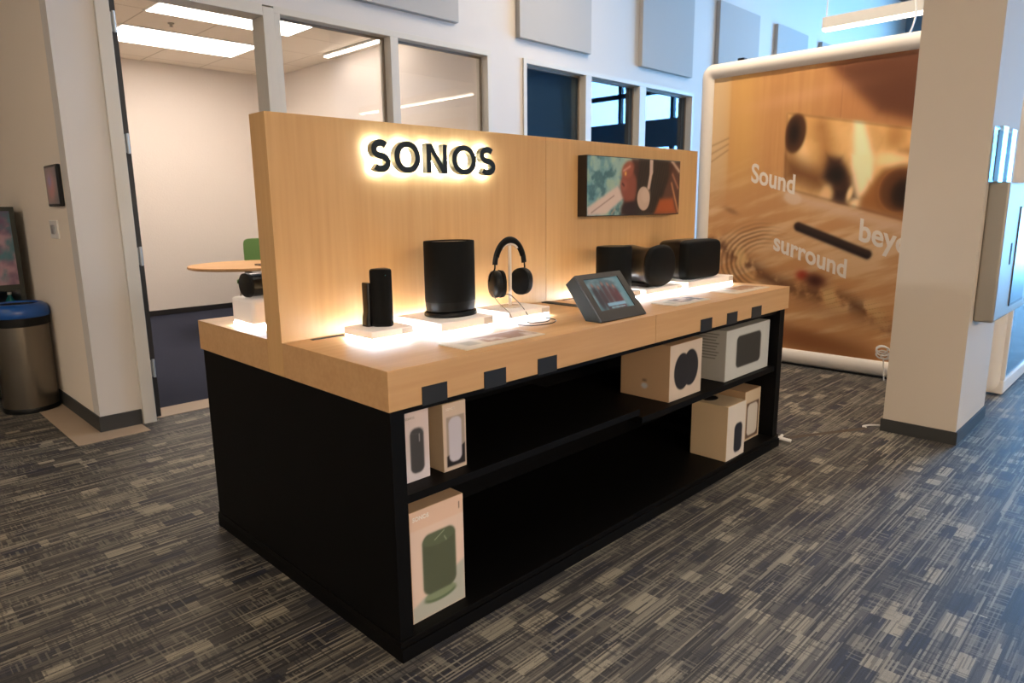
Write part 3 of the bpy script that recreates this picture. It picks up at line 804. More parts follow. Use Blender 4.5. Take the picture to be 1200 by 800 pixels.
obj('foot', box(cx-0.055, cx+0.055, 0.37, 0.50, zb, zb+0.022), blk_plastic, t, bevel=0.005)

# wide speaker
cx, zb = 2.30, H+0.050
t = thing('speaker', 'big wide black speaker with curved grille, rightmost on the counter', 'speaker', (cx, 0.42, zb))
def rw(y, a, b, zc): return [(cx+p, y, zc+q) for p, q in sup(a, b, 7, 64)]
zc = zb+0.106
obj('grille', loft([rw(0.318, 0.160, 0.090, zc), rw(0.324, 0.172, 0.099, zc), rw(0.336, 0.180, 0.104, zc), rw(0.37, 0.182, 0.106, zc)]), blk_fabric, t, smooth=True)
obj('speaker_body', loft([rw(0.37, 0.181, 0.105, zc), rw(0.50, 0.168, 0.102, zc), rw(0.512, 0.16, 0.095, zc)]), mat('black_satin', (22, 20, 18), 0.3), t, smooth=True)

# soundbar on the rear pedestal
t = thing('soundbar', 'long black soundbar with rounded end on the rear pedestal behind the backboard', 'soundbar', (0.62, 1.03, H+0.112))
def rx(x, a, b): return [(x, 1.03+p, H+0.112+0.047+q) for p, q in sup(a, b, 2.3, 40)]
obj('grille', loft([rx(0.086, 0.058, 0.045), rx(1.18, 0.058, 0.045)]), blk_gloss, t, smooth=True)
obj('end_cap', loft([rx(0.074, 0.052, 0.040), rx(0.078, 0.058, 0.046), rx(0.086, 0.059, 0.047)]), blk_plastic, t, smooth=True)

# tilted tablet housing
tb = thing('tablet_display', 'tilted black tablet kiosk with a lit teal screen at the counter front edge', 'tablet', (1.17, 0.10, H))
x0, x1 = 1.023, 1.325
prof = [(0.040, H), (0.118, H), (0.222, H+0.137), (0.181, H+0.172)]
bm = bmesh.new()
dxs = (0.0, 0.0)
loft([[(x0, y, z) for y, z in prof], [(x1, y, z) for y, z in prof]], bm)
obj('housing', bm, mat('charcoal_housing', (42, 44, 42), 0.6, spec=0.3), tb, bevel=0.002)
A0 = Vector((x0, 0.040, H)); V1 = Vector((0, 0.141, 0.172)); vl = V1.length; V1n = V1.normalized()
nrm = Vector((1, 0, 0)).cross(V1n)
def fp(u, v, d=0.0): return A0+Vector((u, 0, 0))+V1n*v+nrm*d
sx0, sx1, sy0, sy1 = 0.036, 0.262, 0.048, 0.198
fr_ = bmesh.new()
def quadbox(bm, u0, u1, v0, v1, d0, d1):
    vs = [bm.verts.new(fp(u, v, d)) for u in (u0, u1) for v in (v0, v1) for d in (d0, d1)]
    for f in ((0, 1, 3, 2), (4, 6, 7, 5), (0, 4, 5, 1), (2, 3, 7, 6), (0, 2, 6, 4), (1, 5, 7, 3)): bm.faces.new([vs[i] for i in f])
W_ = x1-x0
bz = bmesh.new()
quadbox(bz, 0.001, W_-0.001, 0.001, sy0, 0, 0.006); quadbox(bz, 0.001, W_-0.001, sy1, vl-0.001, 0, 0.006)
quadbox(bz, 0.001, sx0, sy0, sy1, 0, 0.006); quadbox(bz, sx1, W_-0.001, sy0, sy1, 0, 0.006)
bzo = obj('bezel', bz, mat('charcoal_bezel', (48, 45, 41), 0.45), tb)
def scr(x, y, W, H_):
    u, v = x/W, y/H_
    img = np.tile(C(66, 88, 96), (len(x), 1))
    n = fbm(u*6, v*5, 5); img = blend(img, soft(0.45-n, 0.06)*0.7, C(104, 124, 132))
    for i, (cx_, h_) in enumerate(((0.16, 0.8), (0.30, 0.72), (0.45, 0.82), (0.60, 0.78), (0.73, 0.7))):
        img = blend(img, soft(ell(u, v, cx_, h_-0.38, 0.075, 0.40), 0.15)*0.85, C(44+8*i, 38, 42))
        img = blend(img, soft(ell(u, v, cx_, h_, 0.03, 0.06), 0.2)*0.7, C(120, 92, 84))
    img = blend(img, soft(np.maximum(0.86-u, 0), 0.01)*0+soft(0.84-u, 0.02)*0.8, C(84, 116, 126))
    img = blend(img, soft(rrect(u, v, 0.55, 0.16, 0.26, 0.05, 0.03), 0.006), C(104, 136, 156))
    img = blend(img, soft(rrect(u, v, 0.55, 0.06, 0.2, 0.012, 0.01), 0.006), C(118, 150, 160))
    return img
painted('touch_screen', fp(sx0, sy0, 0.002), (sx1-sx0, 0, 0), V1n*(sy1-sy0), 90, 64, scr, print_mat(0.25, 0.3, 0.55), bzo)

# product cards lying on the counter
def cardfn(seed, dark):
    def f(x, y, W, H_):
        u, v = x/W, y/H_
        img = np.tile(C(226, 214, 196), (len(x), 1))
        n = fbm(u*9, v*4, seed)
        pic = poly(u, v, [(0.36, 0.30), (0.97, 0.18), (0.97, 0.9), (0.36, 0.9)])
        img = blend(img, soft(pic, 0.01), C(176, 150, 128)); img = blend(img, soft(pic, 0.01)*soft(0.46-n, 0.03), C(*dark))
        img = blend(img, soft(pic, 0.01)*soft(n-0.34, 0.03), C(216, 200, 192))
        img = blend(img, soft(rrect(u, v, 0.2, 0.5, 0.08, 0.22, 0.02), 0.01)*0.8, C(172, 166, 150))
        return img
    return f
def card(corners, label, seed, dark):
    z = H+0.0005
    a, b, c, d = [Vector((p[0], p[1], z)) for p in corners]
    t = thing('product_card', label, 'card', (a+b+c+d)/4, 0, 'printed product cards on the counter')
    bm = bmesh.new()
    lo = [bm.verts.new(p) for p in (a, b, c, d)]; hi = [bm.verts.new(p+Vector((0, 0, 0.003))) for p in (a, b, c, d)]
    bm.faces.new(lo[::-1]); bm.faces.new(hi)
    for i in range(4): bm.faces.new((lo[i], lo[(i+1) % 4], hi[(i+1) % 4], hi[i]))
    cs = obj('card_sheet', bm, mat('card_stock', (214, 204, 186), 0.5), t)
    painted('card_print', a+Vector((0, 0, 0.0034)), b-a, d-a, 60, 24, cardfn(seed, dark), print_mat(0.4, 0.3), cs)
card([(0.335, 0.045), (0.705, 0.045), (0.705, 0.185), (0.335, 0.185)], 'white printed card at the near counter edge beside the tall oval speaker', 11, (150, 100, 70))
card([(1.60, 0.062), (1.905, 0.062), (1.905, 0.195), (1.60, 0.195)], 'white printed card on the counter just right of the tilted tablet', 21, (60, 60, 66))
card([(2.17, 0.062), (2.54, 0.062), (2.54, 0.215), (2.17, 0.215)], 'white printed card farthest along the counter, before the wide speaker', 31, (160, 110, 76))

# ------------------------------------------------------------------ boxes on the shelves
def carton(label, x0, x1, y0, y1, z, h, face, side_rgb, front_fn, top=None, extra=None, nx=60, ny=70):
    t = thing('product_box', label, 'box', ((x0+x1)/2, (y0+y1)/2, z), 0, 'boxed products on the shelves')
    cb_ = obj('carton', box(x0, x1, y0, y1, z, z+h), mat('card_%d_%d_%d' % side_rgb, side_rgb, 0.6), t, bevel=0.0015)
    painted('front_print', (x0+0.001, y0-0.0012, z+0.001), (x1-x0-0.002, 0, 0), (0, 0, h-0.002), nx, ny, front_fn, print_mat(0.55), cb_)
    if extra: extra(cb_)
    return cb_
def fA(x, y, W, H_):
    img = np.tile(C(208, 190, 172), (len(x), 1))
    d = np.minimum(ell(x, y, W*0.38, H_*0.49, W*0.25, H_*0.33), ell(x, y, W*0.64, H_*0.52, W*0.25, H_*0.33))
    img = blend(img, soft(d, 0.015), C(42, 40, 42)); img = blend(img, soft(np.abs(ell(x, y, W*0.40, H_*0.50, W*0.20, H_*0.27)), 0.02)*0.6, C(66, 62, 62))
    return img
def exA(t):
    painted('side_print', (1.5538, 0.32, 0.475), (0, -0.2615, 0), (0, 0, 0.262), 40, 40,
            lambda x, y, W, H_: blend(blend(np.tile(C(196, 160, 122), (len(x), 1)), soft(ell(x, y, W*0.50, H_*0.22, 0.017, 0.013), 0.1), C(206, 206, 206)),
                                      soft(caps(x, y, W*0.47, H_*0.32, W*0.53, H_*0.32, 0.003), 0.001), C(60, 50, 40)), print_mat(0.55), t)
carton('tan cardboard box with paired black ovals on its front, upper right shelf', 1.555, 1.835, 0.058, 0.325, 0.474, 0.262, None, (196, 160, 122), fA, extra=exA)
def fB(x, y, W, H_):
    img = np.tile(C(196, 196, 190), (len(x), 1))
    img = blend(img, soft(rrect(x, y, W*0.51, H_*0.52, W*0.285, H_*0.32, 0.03), 0.0015), C(58, 56, 52))
    return img
def exB(t):
    def g(x, y, W, H_):
        img = np.tile(C(176, 172, 162), (len(x), 1))
        for k in range(9):
            yy = H_*(0.92-0.06*k); img = blend(img, soft(rrect(x, y, W*0.5, yy, W*(0.36-0.03*(k % 3)), 0.0025, 0.001), 0.0006)*0.8, C(96, 92, 86))
        return img
    painted('side_print', (2.058, 0.32, 0.476), (0, -0.268, 0), (0, 0, 0.258), 44, 80, g, print_mat(0.55), t)
carton('large pale grey box picturing a rounded speaker, far right of upper shelf', 2.060, 2.545, 0.050, 0.325, 0.474, 0.261, None, (180, 178, 168), fB, extra=exB)
def fC(x, y, W, H_):
    img = np.tile(C(214, 204, 192), (len(x), 1))
    img = blend(img, soft(rrect(x, y, W*0.62, H_*0.36, W*0.22, H_*0.27, 0.03), 0.0015), C(40, 42, 50))
    return img
def exC(t):
    obj('oval_window', loft([[(2.13+p, 0.16+q, 0.3551) for p, q in sup(0.052, 0.035, 2, 32)], [(2.13+p, 0.16+q, 0.3575) for p, q in sup(0.052, 0.035, 2, 32)]]), mat('dark_print', (26, 22, 22), 0.5), t)
carton('cream carton with a black oval on its lid, front of the lower right shelf', 2.04, 2.235, 0.012, 0.215, 0.065, 0.290, None, (206, 178, 140), fC, extra=exC)
def fD(x, y, W, H_):
    img = np.tile(C(204, 182, 152), (len(x), 1))
    img = blend(img, soft(rrect(x, y, W*0.52, H_*0.40, W*0.40, H_*0.36, 0.004), 0.0015), C(90, 66, 50))
    img = blend(img, soft(rrect(x, y, W*0.52, H_*0.41, W*0.33, H_*0.32, 0.03), 0.0015), C(206, 196, 182))
    return img
carton('tan carton with a brown framed white pill picture, lower right shelf behind the cream one', 2.375, 2.560, 0.085, 0.26, 0.065, 0.285, None, (186, 150, 112), fD)
def fE(x, y, W, H_):
    img = np.tile(C(214, 196, 190), (len(x), 1))
    img = blend(img, soft(y-H_*0.28, 0.012)*0.7, C(222, 216, 222))
    img = blend(img, soft(rrect(x, y, W*0.52, H_*0.43, W*0.27, H_*0.325, 0.022), 0.0012), C(70, 68, 68))
    img = blend(img, soft(np.abs(ell(x, y, W*0.52, H_*0.72, W*0.25, H_*0.045)), 0.06)*0.6, C(110, 106, 104))
    img = blend(img, soft(caps(x, y, W*0.62, H_*0.56, W*0.62, H_*0.66, 0.0012), 0.0008), C(190, 188, 186))
    return img
ebox = carton('narrow pale box picturing a dark pill-shaped speaker, leftmost on the upper shelf', 0.118, 0.219, 0.105, 0.20, 0.510, 0.228, None, (206, 188, 178), fE, nx=50, ny=90)
def fF(x, y, W, H_):
    img = np.tile(C(208, 186, 166), (len(x), 1))
    img = blend(img, soft(rrect(x, y, W*0.54, H_*0.43, W*0.40, H_*0.37, 0.003), 0.001), C(160, 144, 130))
    img = blend(img, soft(np.maximum(rrect(x, y, W*0.54, H_*0.43, W*0.40, H_*0.37, 0.003), y-H_*0.28-(x/W-0.5)*0.04), 0.0012), C(34, 28, 28))
    img = blend(img, soft(rrect(x, y, W*0.52, H_*0.45, W*0.285, H_*0.335, 0.022), 0.0012), C(196, 190, 198))
    return img
fbox = carton('narrow tan box picturing a white pill-shaped speaker, second on the upper shelf', 0.264, 0.362, 0.090, 0.19, 0.510, 0.229, None, (190, 166, 134), fF, nx=50, ny=90)
def fG(x, y, W, H_):
    img = np.tile(C(222, 188, 164), (len(x), 1))
    img = blend(img, soft(np.maximum(y-H_*0.83, 0.0-y), 0.001)*0.6, C(226, 204, 190))
    img = blend(img, soft(poly(x, y, [(0, 0), (W, 0), (W, H_*0.40), (W*0.85, H_*0.36), (W*0.2, H_*0.24), (0, H_*0.16)]), 0.003)*0.85, C(168, 172, 160))
    img = blend(img, soft(ell(x, y, W*0.52, H_*0.155, W*0.30, H_*0.05), 0.05), C(98, 112, 84))
    img = blend(img, soft(ell(x, y, W*0.52, H_*0.178, W*0.29, H_*0.045), 0.05), C(132, 144, 112))
    body = np.minimum(rrect(x, y, W*0.52, H_*0.46, W*0.315, H_*0.26, 0.03), rrect(x, y, W*0.52, H_*0.67, W*0.315, H_*0.085, 0.03))
    img = blend(img, soft(body, 0.0015), C(84, 90, 70))
    img = blend(img, soft(ell(x, y, W*0.52, H_*0.69, W*0.30, H_*0.062), 0.03)*0.5, C(98, 108, 82))
    img = blend(img, soft(caps(x, y, W*0.44, H_*0.68, W*0.62, H_*0.735, 0.001), 0.0008), C(170, 180, 150))
    img = blend(img, soft(caps(x, y, W*0.62, H_*0.68, W*0.66, H_*0.64, 0.001), 0.0008), C(170, 180, 150))
    img = blend(img, soft(rrect(x, y, W*0.92, H_*0.91, 0.0016, 0.012, 0.0005), 0.0005), C(60, 50, 44))
    return img
gbox = carton('tall peach box picturing a green speaker, alone on the bottom shelf', 0.088, 0.306, 0.050, 0.155, 0.065, 0.375, None, (204, 168, 130), fG, nx=90, ny=130)
wl = mat('pale_ink', (236, 226, 216), 0.5)
text_mesh('brand_text', 'SONOS', 0.019, (0.099, 0.0480, 0.408), (1, 0, 0), (0, 0, 1), wl, gbox, bold=0.0006)
text_mesh('brand_text', 'SONOS', 0.011, (0.127, 0.1032, 0.714), (1, 0, 0), (0, 0, 1), mat('grey_ink', (176, 164, 156), 0.5), ebox)
text_mesh('brand_text', 'SONOS', 0.011, (0.277, 0.0882, 0.716), (1, 0, 0), (0, 0, 1), wl, fbox)

# loose cables below the shelf
cb = smoothpath([(0.62, 0.60, 0.474), (0.66, 0.52, 0.44), (0.70, 0.42, 0.38), (0.66, 0.36, 0.34), (0.58, 0.36, 0.335), (0.50, 0.42, 0.36), (0.44, 0.50, 0.40), (0.40, 0.64, 0.46)])
tag(obj('loose_cable', tube(cb, 0.003, 6), mat('cable_dark', (40, 38, 38), 0.4), smooth=True), 'dark cable looping below the middle shelf inside the black counter', 'cable')

# floor cord with plug at the counter's far corner
pg = thing('power_plug', 'white plug and connector on the carpet at the far corner of the counter', 'plug', (2.715, 0.0, 0))
obj('plug_body', tube([(2.655, 0.045, 0.045), (2.70, 0.02, 0.025), (2.712, -0.045, 0.018)], 0.010, 8), white_plastic, pg, smooth=True)
obj('plug_branch', tube([(2.70, 0.02, 0.022), (2.765, 0.03, 0.022)], 0.008, 8), white_plastic, pg, smooth=True)
cv = bmesh.new()
loft([[(2.77+s*0.54, 0.03-0.295*s+0.02, 0.0), (2.77+s*0.54, 0.03-0.295*s, 0.009), (2.77+s*0.54, 0.03-0.295*s-0.02, 0.0)] for s in (0, 0.25, 0.5, 0.75, 0.97)], cv)
tag(obj('cable_cover', cv, mat('brown_rubber', (78, 66, 56), 0.7)), 'flat brown cable cover strip on the carpet between the counter and column', 'cable cover')
tag(obj('white_cord', tube(smoothpath([(3.294, -0.262, 0.0075), (3.31, -0.24, 0.006), (3.36, -0.26, 0.006), (3.40, -0.325, 0.006)]), 0.006, 8), white_plastic, smooth=True), 'short white cord on the carpet running from the cable cover to the column', 'cord')
co = bmesh.new()
for k, (dz, dy, r_) in enumerate(((0, 0, 0.05), (0.012, 0.012, 0.04), (-0.03, 0.008, 0.045), (-0.045, -0.01, 0.03))):
    tube([(4.555+0.008*k, 0.04+dy+r_*math.cos(a), 0.24+dz+r_*0.7*math.sin(a)) for a in [2*math.pi*j/20 for j in range(21)]], 0.006, 6, co)
tube([(4.57, 0.04, 0.19), (4.575, 0.03, 0.09), (4.565, 0.02, 0.01)], 0.005, 6, co)
tag(obj('cord_coil', co, white_plastic, smooth=True), 'small white coiled cord hanging at the booth foot beside the column', 'cord')

# ------------------------------------------------------------------ printed booth
BX = 4.66
bt = thing('display_booth', 'tall display booth with white rounded frame around a large warm printed picture', 'display booth', (BX, 0.52, 0))
Y0, Y1, BH = -0.69, 1.745, 2.55      # right and left edge
fw = 0.125
def rframe(y0, y1, z0, z1, r, n=8):
    out = []
    for cy_, cz_, a0 in ((y1-r, z1-r, 0), (y0+r, z1-r, 90), (y0+r, z0+r, 180), (y1-r, z0+r, 270)):
        for k in range(n+1):
            a = math.radians(a0+90*k/n); out.append((cy_+r*math.cos(a), cz_+r*math.sin(a)))
    return out
def frame_loft(plane):
    secs = [(0.0, 0.03), (0.012, 0.004), (0.035, -0.014), (0.065, -0.020), (0.095, -0.014), (0.118, 0.002), (0.125, 0.012)]
    rings_ = []
    for ins, dep in secs:
        rr = max(0.10-ins*0.75, 0.006)
        rings_.append([plane(a, b, dep) for a, b in rframe(Y0+ins, Y1-ins, 0.012+ins, BH-ins, rr)])
    bk = [plane(a, b, 0.12) for a, b in rframe(Y0, Y1, 0.012, BH, 0.10)]
    bi = [plane(a, b, 0.12) for a, b in rframe(Y0+fw, Y1-fw, 0.012+fw, BH-fw, 0.006)]
    return loft([bk]+rings_+[bi, bk], cap=False)
frame_white = mat('booth_white', (232, 224, 214), 0.5)
obj('frame', frame_loft(lambda a, b, d: (BX+d, a, b)), frame_white, bt, smooth=True)
bkp = obj('backing_panel', box(BX+0.03, BX+0.06, Y0+0.05, Y1-0.05, 0.06, BH-0.05), mat('booth_back', (120, 100, 84), 0.6), bt)
def banner(x, y, W, H_):
    yy = (Y1-fw)-x          # world y of each point
    z = y+0.012+fw
    n = fbm(x*3.2, z*3.2, 1); n2 = fbm(x*9, z*9, 2); nf = fbm(x*2+z*1.5, z*14-x*5, 4)
    img = np.tile(C(214, 158, 100), (len(x), 1))
    # wooden wall in the picture
    gr = fbm(x*26, z*1.6, 7)
    img = blend(img, soft(0.5-gr, 0.08)*0.35, C(190, 128, 76))
    img = blend(img, soft((1.46-yy)*1.0, 0.008)*0.0+soft(1.455-yy, 0.006), C(222, 188, 142))
    img = blend(img, soft(np.maximum(yy-1.455, 1.22-yy), 0.04)*0.9, C(222, 170, 100))
    img = blend(img, soft(yy-0.62+0.0*z, 0.05)*0.55, C(196, 128, 80))
    img = blend(img, soft(poly(yy, z, [(-0.7, 1.70), (0.26, 2.02), (0.66, 2.42), (-0.7, 2.45)]), 0.02)*soft(yy-0.68, 0.06), C(106, 62, 40))
    img = blend(img, soft(np.abs(yy-0.53)-0.002, 0.002)*soft(2.0-z, 0.01)*0.5, C(150, 96, 60))
    img = blend(img, soft(ell(yy, z, 0.85, 2.20, 0.33, 0.045, -0.1), 0.4)*0.35, C(236, 178, 140))
    for k in range(3):
        img = blend(img, soft(caps(yy, z, 1.63, 1.86-0.07*k, 1.46, 1.92-0.05*k, 0.004), 0.004)*0.6, C(150, 104, 68))
    # sand ground with swirls
    line = 1.50-(1.62-yy)*0.10+0.05*np.sin(yy*6)
    gmask = soft(z-line, 0.10)
    sand = np.tile(C(218, 172, 124), (len(x), 1))
    sand = blend(sand, soft(0.47-nf, 0.05)*0.75, C(200, 142, 90))
    sand = blend(sand, soft(nf-0.36, 0.04)*0.6, C(238, 206, 164))
    sand = blend(sand, soft(np.abs(z-(0.9-(1.5-yy)*0.25))-0.30, 0.12)*0.35, C(206, 140, 80))
    rr_ = np.hypot((yy-1.05)*0.9, (z-0.86)*1.25)
    sw = np.sin(rr_*150+3*n2)
    swm = soft(np.abs(rr_-0.30)-0.10, 0.03)*soft(yy*-1+1.06, 0.05)*soft(0.62-z, 0.05)
    sand = blend(sand, swm*soft(0.1-sw, 0.3)*0.75, C(120, 82, 52))
    band = np.abs(z-(0.86-(1.25-yy)*0.38+0.05*np.sin(yy*5)))-0.045
    sand = blend(sand, soft(band, 0.03)*soft(0.50-n2, 0.04), C(96, 62, 40))
    sand = blend(sand, soft(band-0.03, 0.03)*soft(n2-0.36, 0.03)*0.8, C(226, 188, 128))
    tw_ = np.abs(np.sin((yy*1.8+z*4.6)*16+5*n))
    sand = blend(sand, soft(tw_-0.10, 0.05)*soft(band-0.05, 0.03)*soft(yy-0.9, 0.08)*0.7, C(134, 92, 52))
    sand = blend(sand, soft(ell(yy, z, 0.74, 0.775, 0.045, 0.035), 0.3), C(176, 62, 36))
    sand = blend(sand, soft(ell(yy, z, 0.63, 0.735, 0.075, 0.05, 0.2), 0.3), C(74, 34, 24))
    sand = blend(sand, soft(ell(yy, z, 0.74, 0.24, 0.62, 0.09, 0.13), 0.25)*0.9, C(138, 84, 46))
    sand = blend(sand, soft(ell(yy, z, 0.25, 0.45, 0.5, 0.06, 0.15), 0.4)*0.5, C(176, 124, 80))
    img = img*(1-gmask[:, None])+sand*gmask[:, None]
    img = blend(img, soft(ell(yy, z, 1.40, 1.30, 0.06, 0.02, 0.4), 0.3)*0.6, C(140, 96, 60))
    # the pictured screen
    TV = [(0.963, 2.094), (0.943, 1.475), (-0.70, 1.02), (-0.70, 1.74)]
    tvd = poly(yy, z, TV)
    T_ = np.tile(C(214, 174, 120), (len(x), 1))
    nn = fbm(yy*7+3, z*5, 12); 
    T_ = blend(T_, soft(0.46-nn, 0.06)*0.5, C(182, 138, 88))
    T_ = blend(T_, soft(poly(yy, z, [(0.76, 2.06), (0.70, 1.86), (0.55, 1.74), (0.40, 1.62), (0.36, 1.18), (0.26, 1.2), (0.26, 1.68), (0.36, 1.99)]), 0.012), C(240, 216, 176))
    T_ = blend(T_, soft(poly(yy, z, [(0.42, 1.72), (0.30, 1.72), (0.27, 1.40), (0.32, 1.2), (0.40, 1.26)]), 0.01), C(238, 212, 170))
    T_ = blend(T_, soft(caps(yy, z, 0.66, 1.95, 0.60, 1.66, 0.055), 0.03)*0.75, C(146, 100, 60))
    T_ = blend(T_, soft(ell(yy, z, 0.80, 1.72, 0.05, 0.14, -0.3), 0.3)*0.8, C(234, 200, 150))
    T_ = blend(T_, soft(poly(yy, z, [(0.274, 1.68), (0.33, 1.40), (0.40, 1.30), (0.36, 1.18), (-0.7, 0.9), (-0.7, 1.72), (0.1, 1.74)]), 0.012), C(150, 102, 62))
    T_ = blend(T_, soft(ell(yy, z, 0.13, 1.83, 0.06, 0.09), 0.3)*0.7, C(160, 112, 66))
    T_ = blend(T_, soft(ell(yy, z, 0.10, 1.66, 0.15, 0.06, 0.15), 0.25), C(236, 202, 152))
    T_ = blend(T_, soft(ell(yy, z, 0.875, 1.915, 0.085, 0.155, 0.1), 0.05), C(82, 58, 42))
    T_ = blend(T_, soft(ell(yy, z, 0.885, 1.92, 0.040, 0.08), 0.3), C(44, 34, 30))
    T_ = blend(T_, soft(poly(yy, z, [(0.95, 1.74), (0.88, 1.72), (0.74, 1.66), (0.62, 1.60), (0.60, 1.44), (0.95, 1.56)]), 0.035), C(112, 78, 52))
    T_ = blend(T_, soft(poly(yy, z, [(0.60, 1.72), (0.50, 1.70), (0.42, 1.56), (0.37, 1.40), (0.42, 1.38), (0.56, 1.46), (0.63, 1.56)]), 0.015), C(70, 50, 40))
    T_ = blend(T_, soft(ell(yy, z, 0.53, 1.575, 0.06, 0.06), 0.25), C(44, 36, 32))
    T_ = blend(T_, soft(poly(yy, z, [(0.53, 1.47), (0.44, 1.45), (0.43, 1.34), (0.50, 1.33), (0.55, 1.38)]), 0.010), C(62, 46, 40))
    T_ = blend(T_, soft(ell(yy, z, 0.60, 1.42, 0.045, 0.075, 0.2), 0.2), C(206, 172, 128))
    T_ = blend(T_, soft(ell(yy, z, 0.415, 1.43, 0.022, 0.055, 0.2), 0.2), C(220, 188, 142))
    T_ = blend(T_, soft(ell(yy, z, 0.06, 1.45, 0.15, 0.17, 0.2), 0.10), C(98, 66, 44))
    T_ = blend(T_, soft(np.abs(ell(yy, z, 0.06, 1.45, 0.15, 0.17, 0.2))-0.03, 0.04)*0.5, C(176, 124, 76))
    T_ = blend(T_, soft(ell(yy, z, 0.04, 1.42, 0.075, 0.10), 0.2), C(48, 36, 30))
    T_ = np.clip((T_-0.5)*1.3+0.56, 0, 1)
    img = blend(img, soft(tvd, 0.004), T_)
    sh = poly(yy, z, [(0.943, 1.475), (0.93, 1.40), (0.2, 1.17), (-0.7, 0.90), (-0.7, 1.02)])
    img = blend(img, soft(sh, 0.02)*0.75, C(226, 192, 160))
    img = blend(img, soft(np.maximum(tvd, -tvd-0.02), 0.004)*0.35, C(120, 70, 40))
    # pictured soundbar
    img = blend(img, soft(caps(yy, z, 0.80, 1.172, 0.25, 0.966, 0.034), 0.004), C(62, 42, 34))
    img = blend(img, soft(caps(yy, z, 0.80, 1.150, 0.25, 0.945, 0.016), 0.006)*0.8, C(36, 26, 24))
    img = blend(img, soft(ell(yy, z, 0.86, 1.40, 0.075, 0.05, 0.3), 0.1)*0.7, C(232, 206, 178))
    return np.clip(img, 0, 1)
painted('printed_picture', (BX+0.0115, Y1-fw+0.004, 0.012+fw-0.004), (0, -(Y1-Y0-2*fw+0.008), 0), (0, 0, BH-0.012-2*fw+0.008), 380, 380, banner, print_mat(0.6, 0.08), bkp)
ink = mat('white_lettering', (236, 222, 206), 0.5)
lx = BX+0.0105
text_mesh('lettering', 'Sound', 0.218, (lx, 1.236, 1.545), (0, -1, 0), (0, 0, 1), ink, bkp, bold=0.005, shear=-0.30, width=0.71)
text_mesh('lettering', 'surround', 0.208, (lx, 1.004, 0.976), (0, -1, 0), (0, 0, 1), ink, bkp, bold=0.005, shear=-0.345, width=0.79)
text_mesh('lettering', 'beyond', 0.238, (lx, 0.330, 1.072), (0, -1, 0), (0, 0, 1), ink, bkp, bold=0.0055, shear=-0.30, width=0.80)
# side of the booth, running away along the column's far side
obj('side_frame', boxes((BX+0.03, BX+2.44, -0.715, -0.69+0.09, 0.012, 0.11), (BX+0.03, BX+2.44, -0.715, -0.60, BH-0.1, BH), (BX+2.34, BX+2.44, -0.715, -0.60, 0.11, BH-0.1), (BX+0.03, BX+0.075, -0.715, -0.60, 0.11, BH-0.1)), frame_white, bt, bevel=0.01)
obj('side_panel', box(BX+0.075, BX+2.34, -0.700, -0.66, 0.11, BH-0.1), mat('side_print_gloss', (34, 44, 56), 0.15, spec=0.5), bt)
obj('foot_strip', box(BX+0.01, BX+0.11, Y0+0.08, Y1-0.08, 0.0, 0.012), mat('black_base', (22, 22, 26), 0.6), bt)
obj('top_clamp', box(BX+0.02, BX+0.08, 1.36, 1.42, BH, BH+0.018), blk_plastic, bt, bevel=0.004)
tag(obj('pendant_cable_loop', tube(smoothpath([(5.0, 0.18, 2.86), (5.0, 0.165, 2.74), (5.0, 0.185, 2.64), (5.0, 0.22, 2.56)]), 0.007, 6), white_plastic, smooth=True), 'thin white wire hanging behind the booth top just left of the column', 'cable')

# ------------------------------------------------------------------ steel cabinet on the column
sc_ = thing('wall_cabinet', 'brushed steel cabinet with a dark slot and screen mounted on the column side', 'cabinet', (3.70, -0.722, 0.70))
obj('cabinet_body', box(3.40, 4.30, -0.818, -0.722, 0.700, 1.455), steel, sc_, bevel=0.012, segs=3)
obj('card_slot', box(3.635, 3.665, -0.820, -0.817, 1.005, 1.125), mat('slot_black', (8, 8, 8), 0.7), sc_)
obj('screen', box(3.79, 4.20, -0.821, -0.817, 0.77, 1.31), mat('cabinet_screen', (26, 44, 58), 0.3, spec=0.3), sc_)
obj('screen_rim', boxes((3.775, 3.79, -0.824, -0.817, 0.755, 1.325), (3.79, 4.20, -0.824, -0.817, 1.31, 1.325), (3.79, 4.20, -0.824, -0.817, 0.755, 0.77)), mat('rim_dark', (60, 64, 68), 0.4), sc_)
bh = thing('brochure_holder', 'clear glossy two-pocket holder on the column side above the steel cabinet', 'holder', (3.55, -0.722, 1.456))
cg = glass('clear_pocket_plastic', (0.86, 0.95, 0.98), 1.2)
for a in (3.345, 3.575):
    obj('pocket', loft([[(a+0.09+p, -0.744+q, z) for p, q in sup(0.085, 0.021, 5, 24)] for z in (1.458, 1.74)]), cg, bh, smooth=True)
    obj('brochure', box(a+0.02, a+0.16, -0.748, -0.741, 1.462, 1.72), mat('pale_brochure', (104, 118, 122), 0.6, spec=0.2), bh)

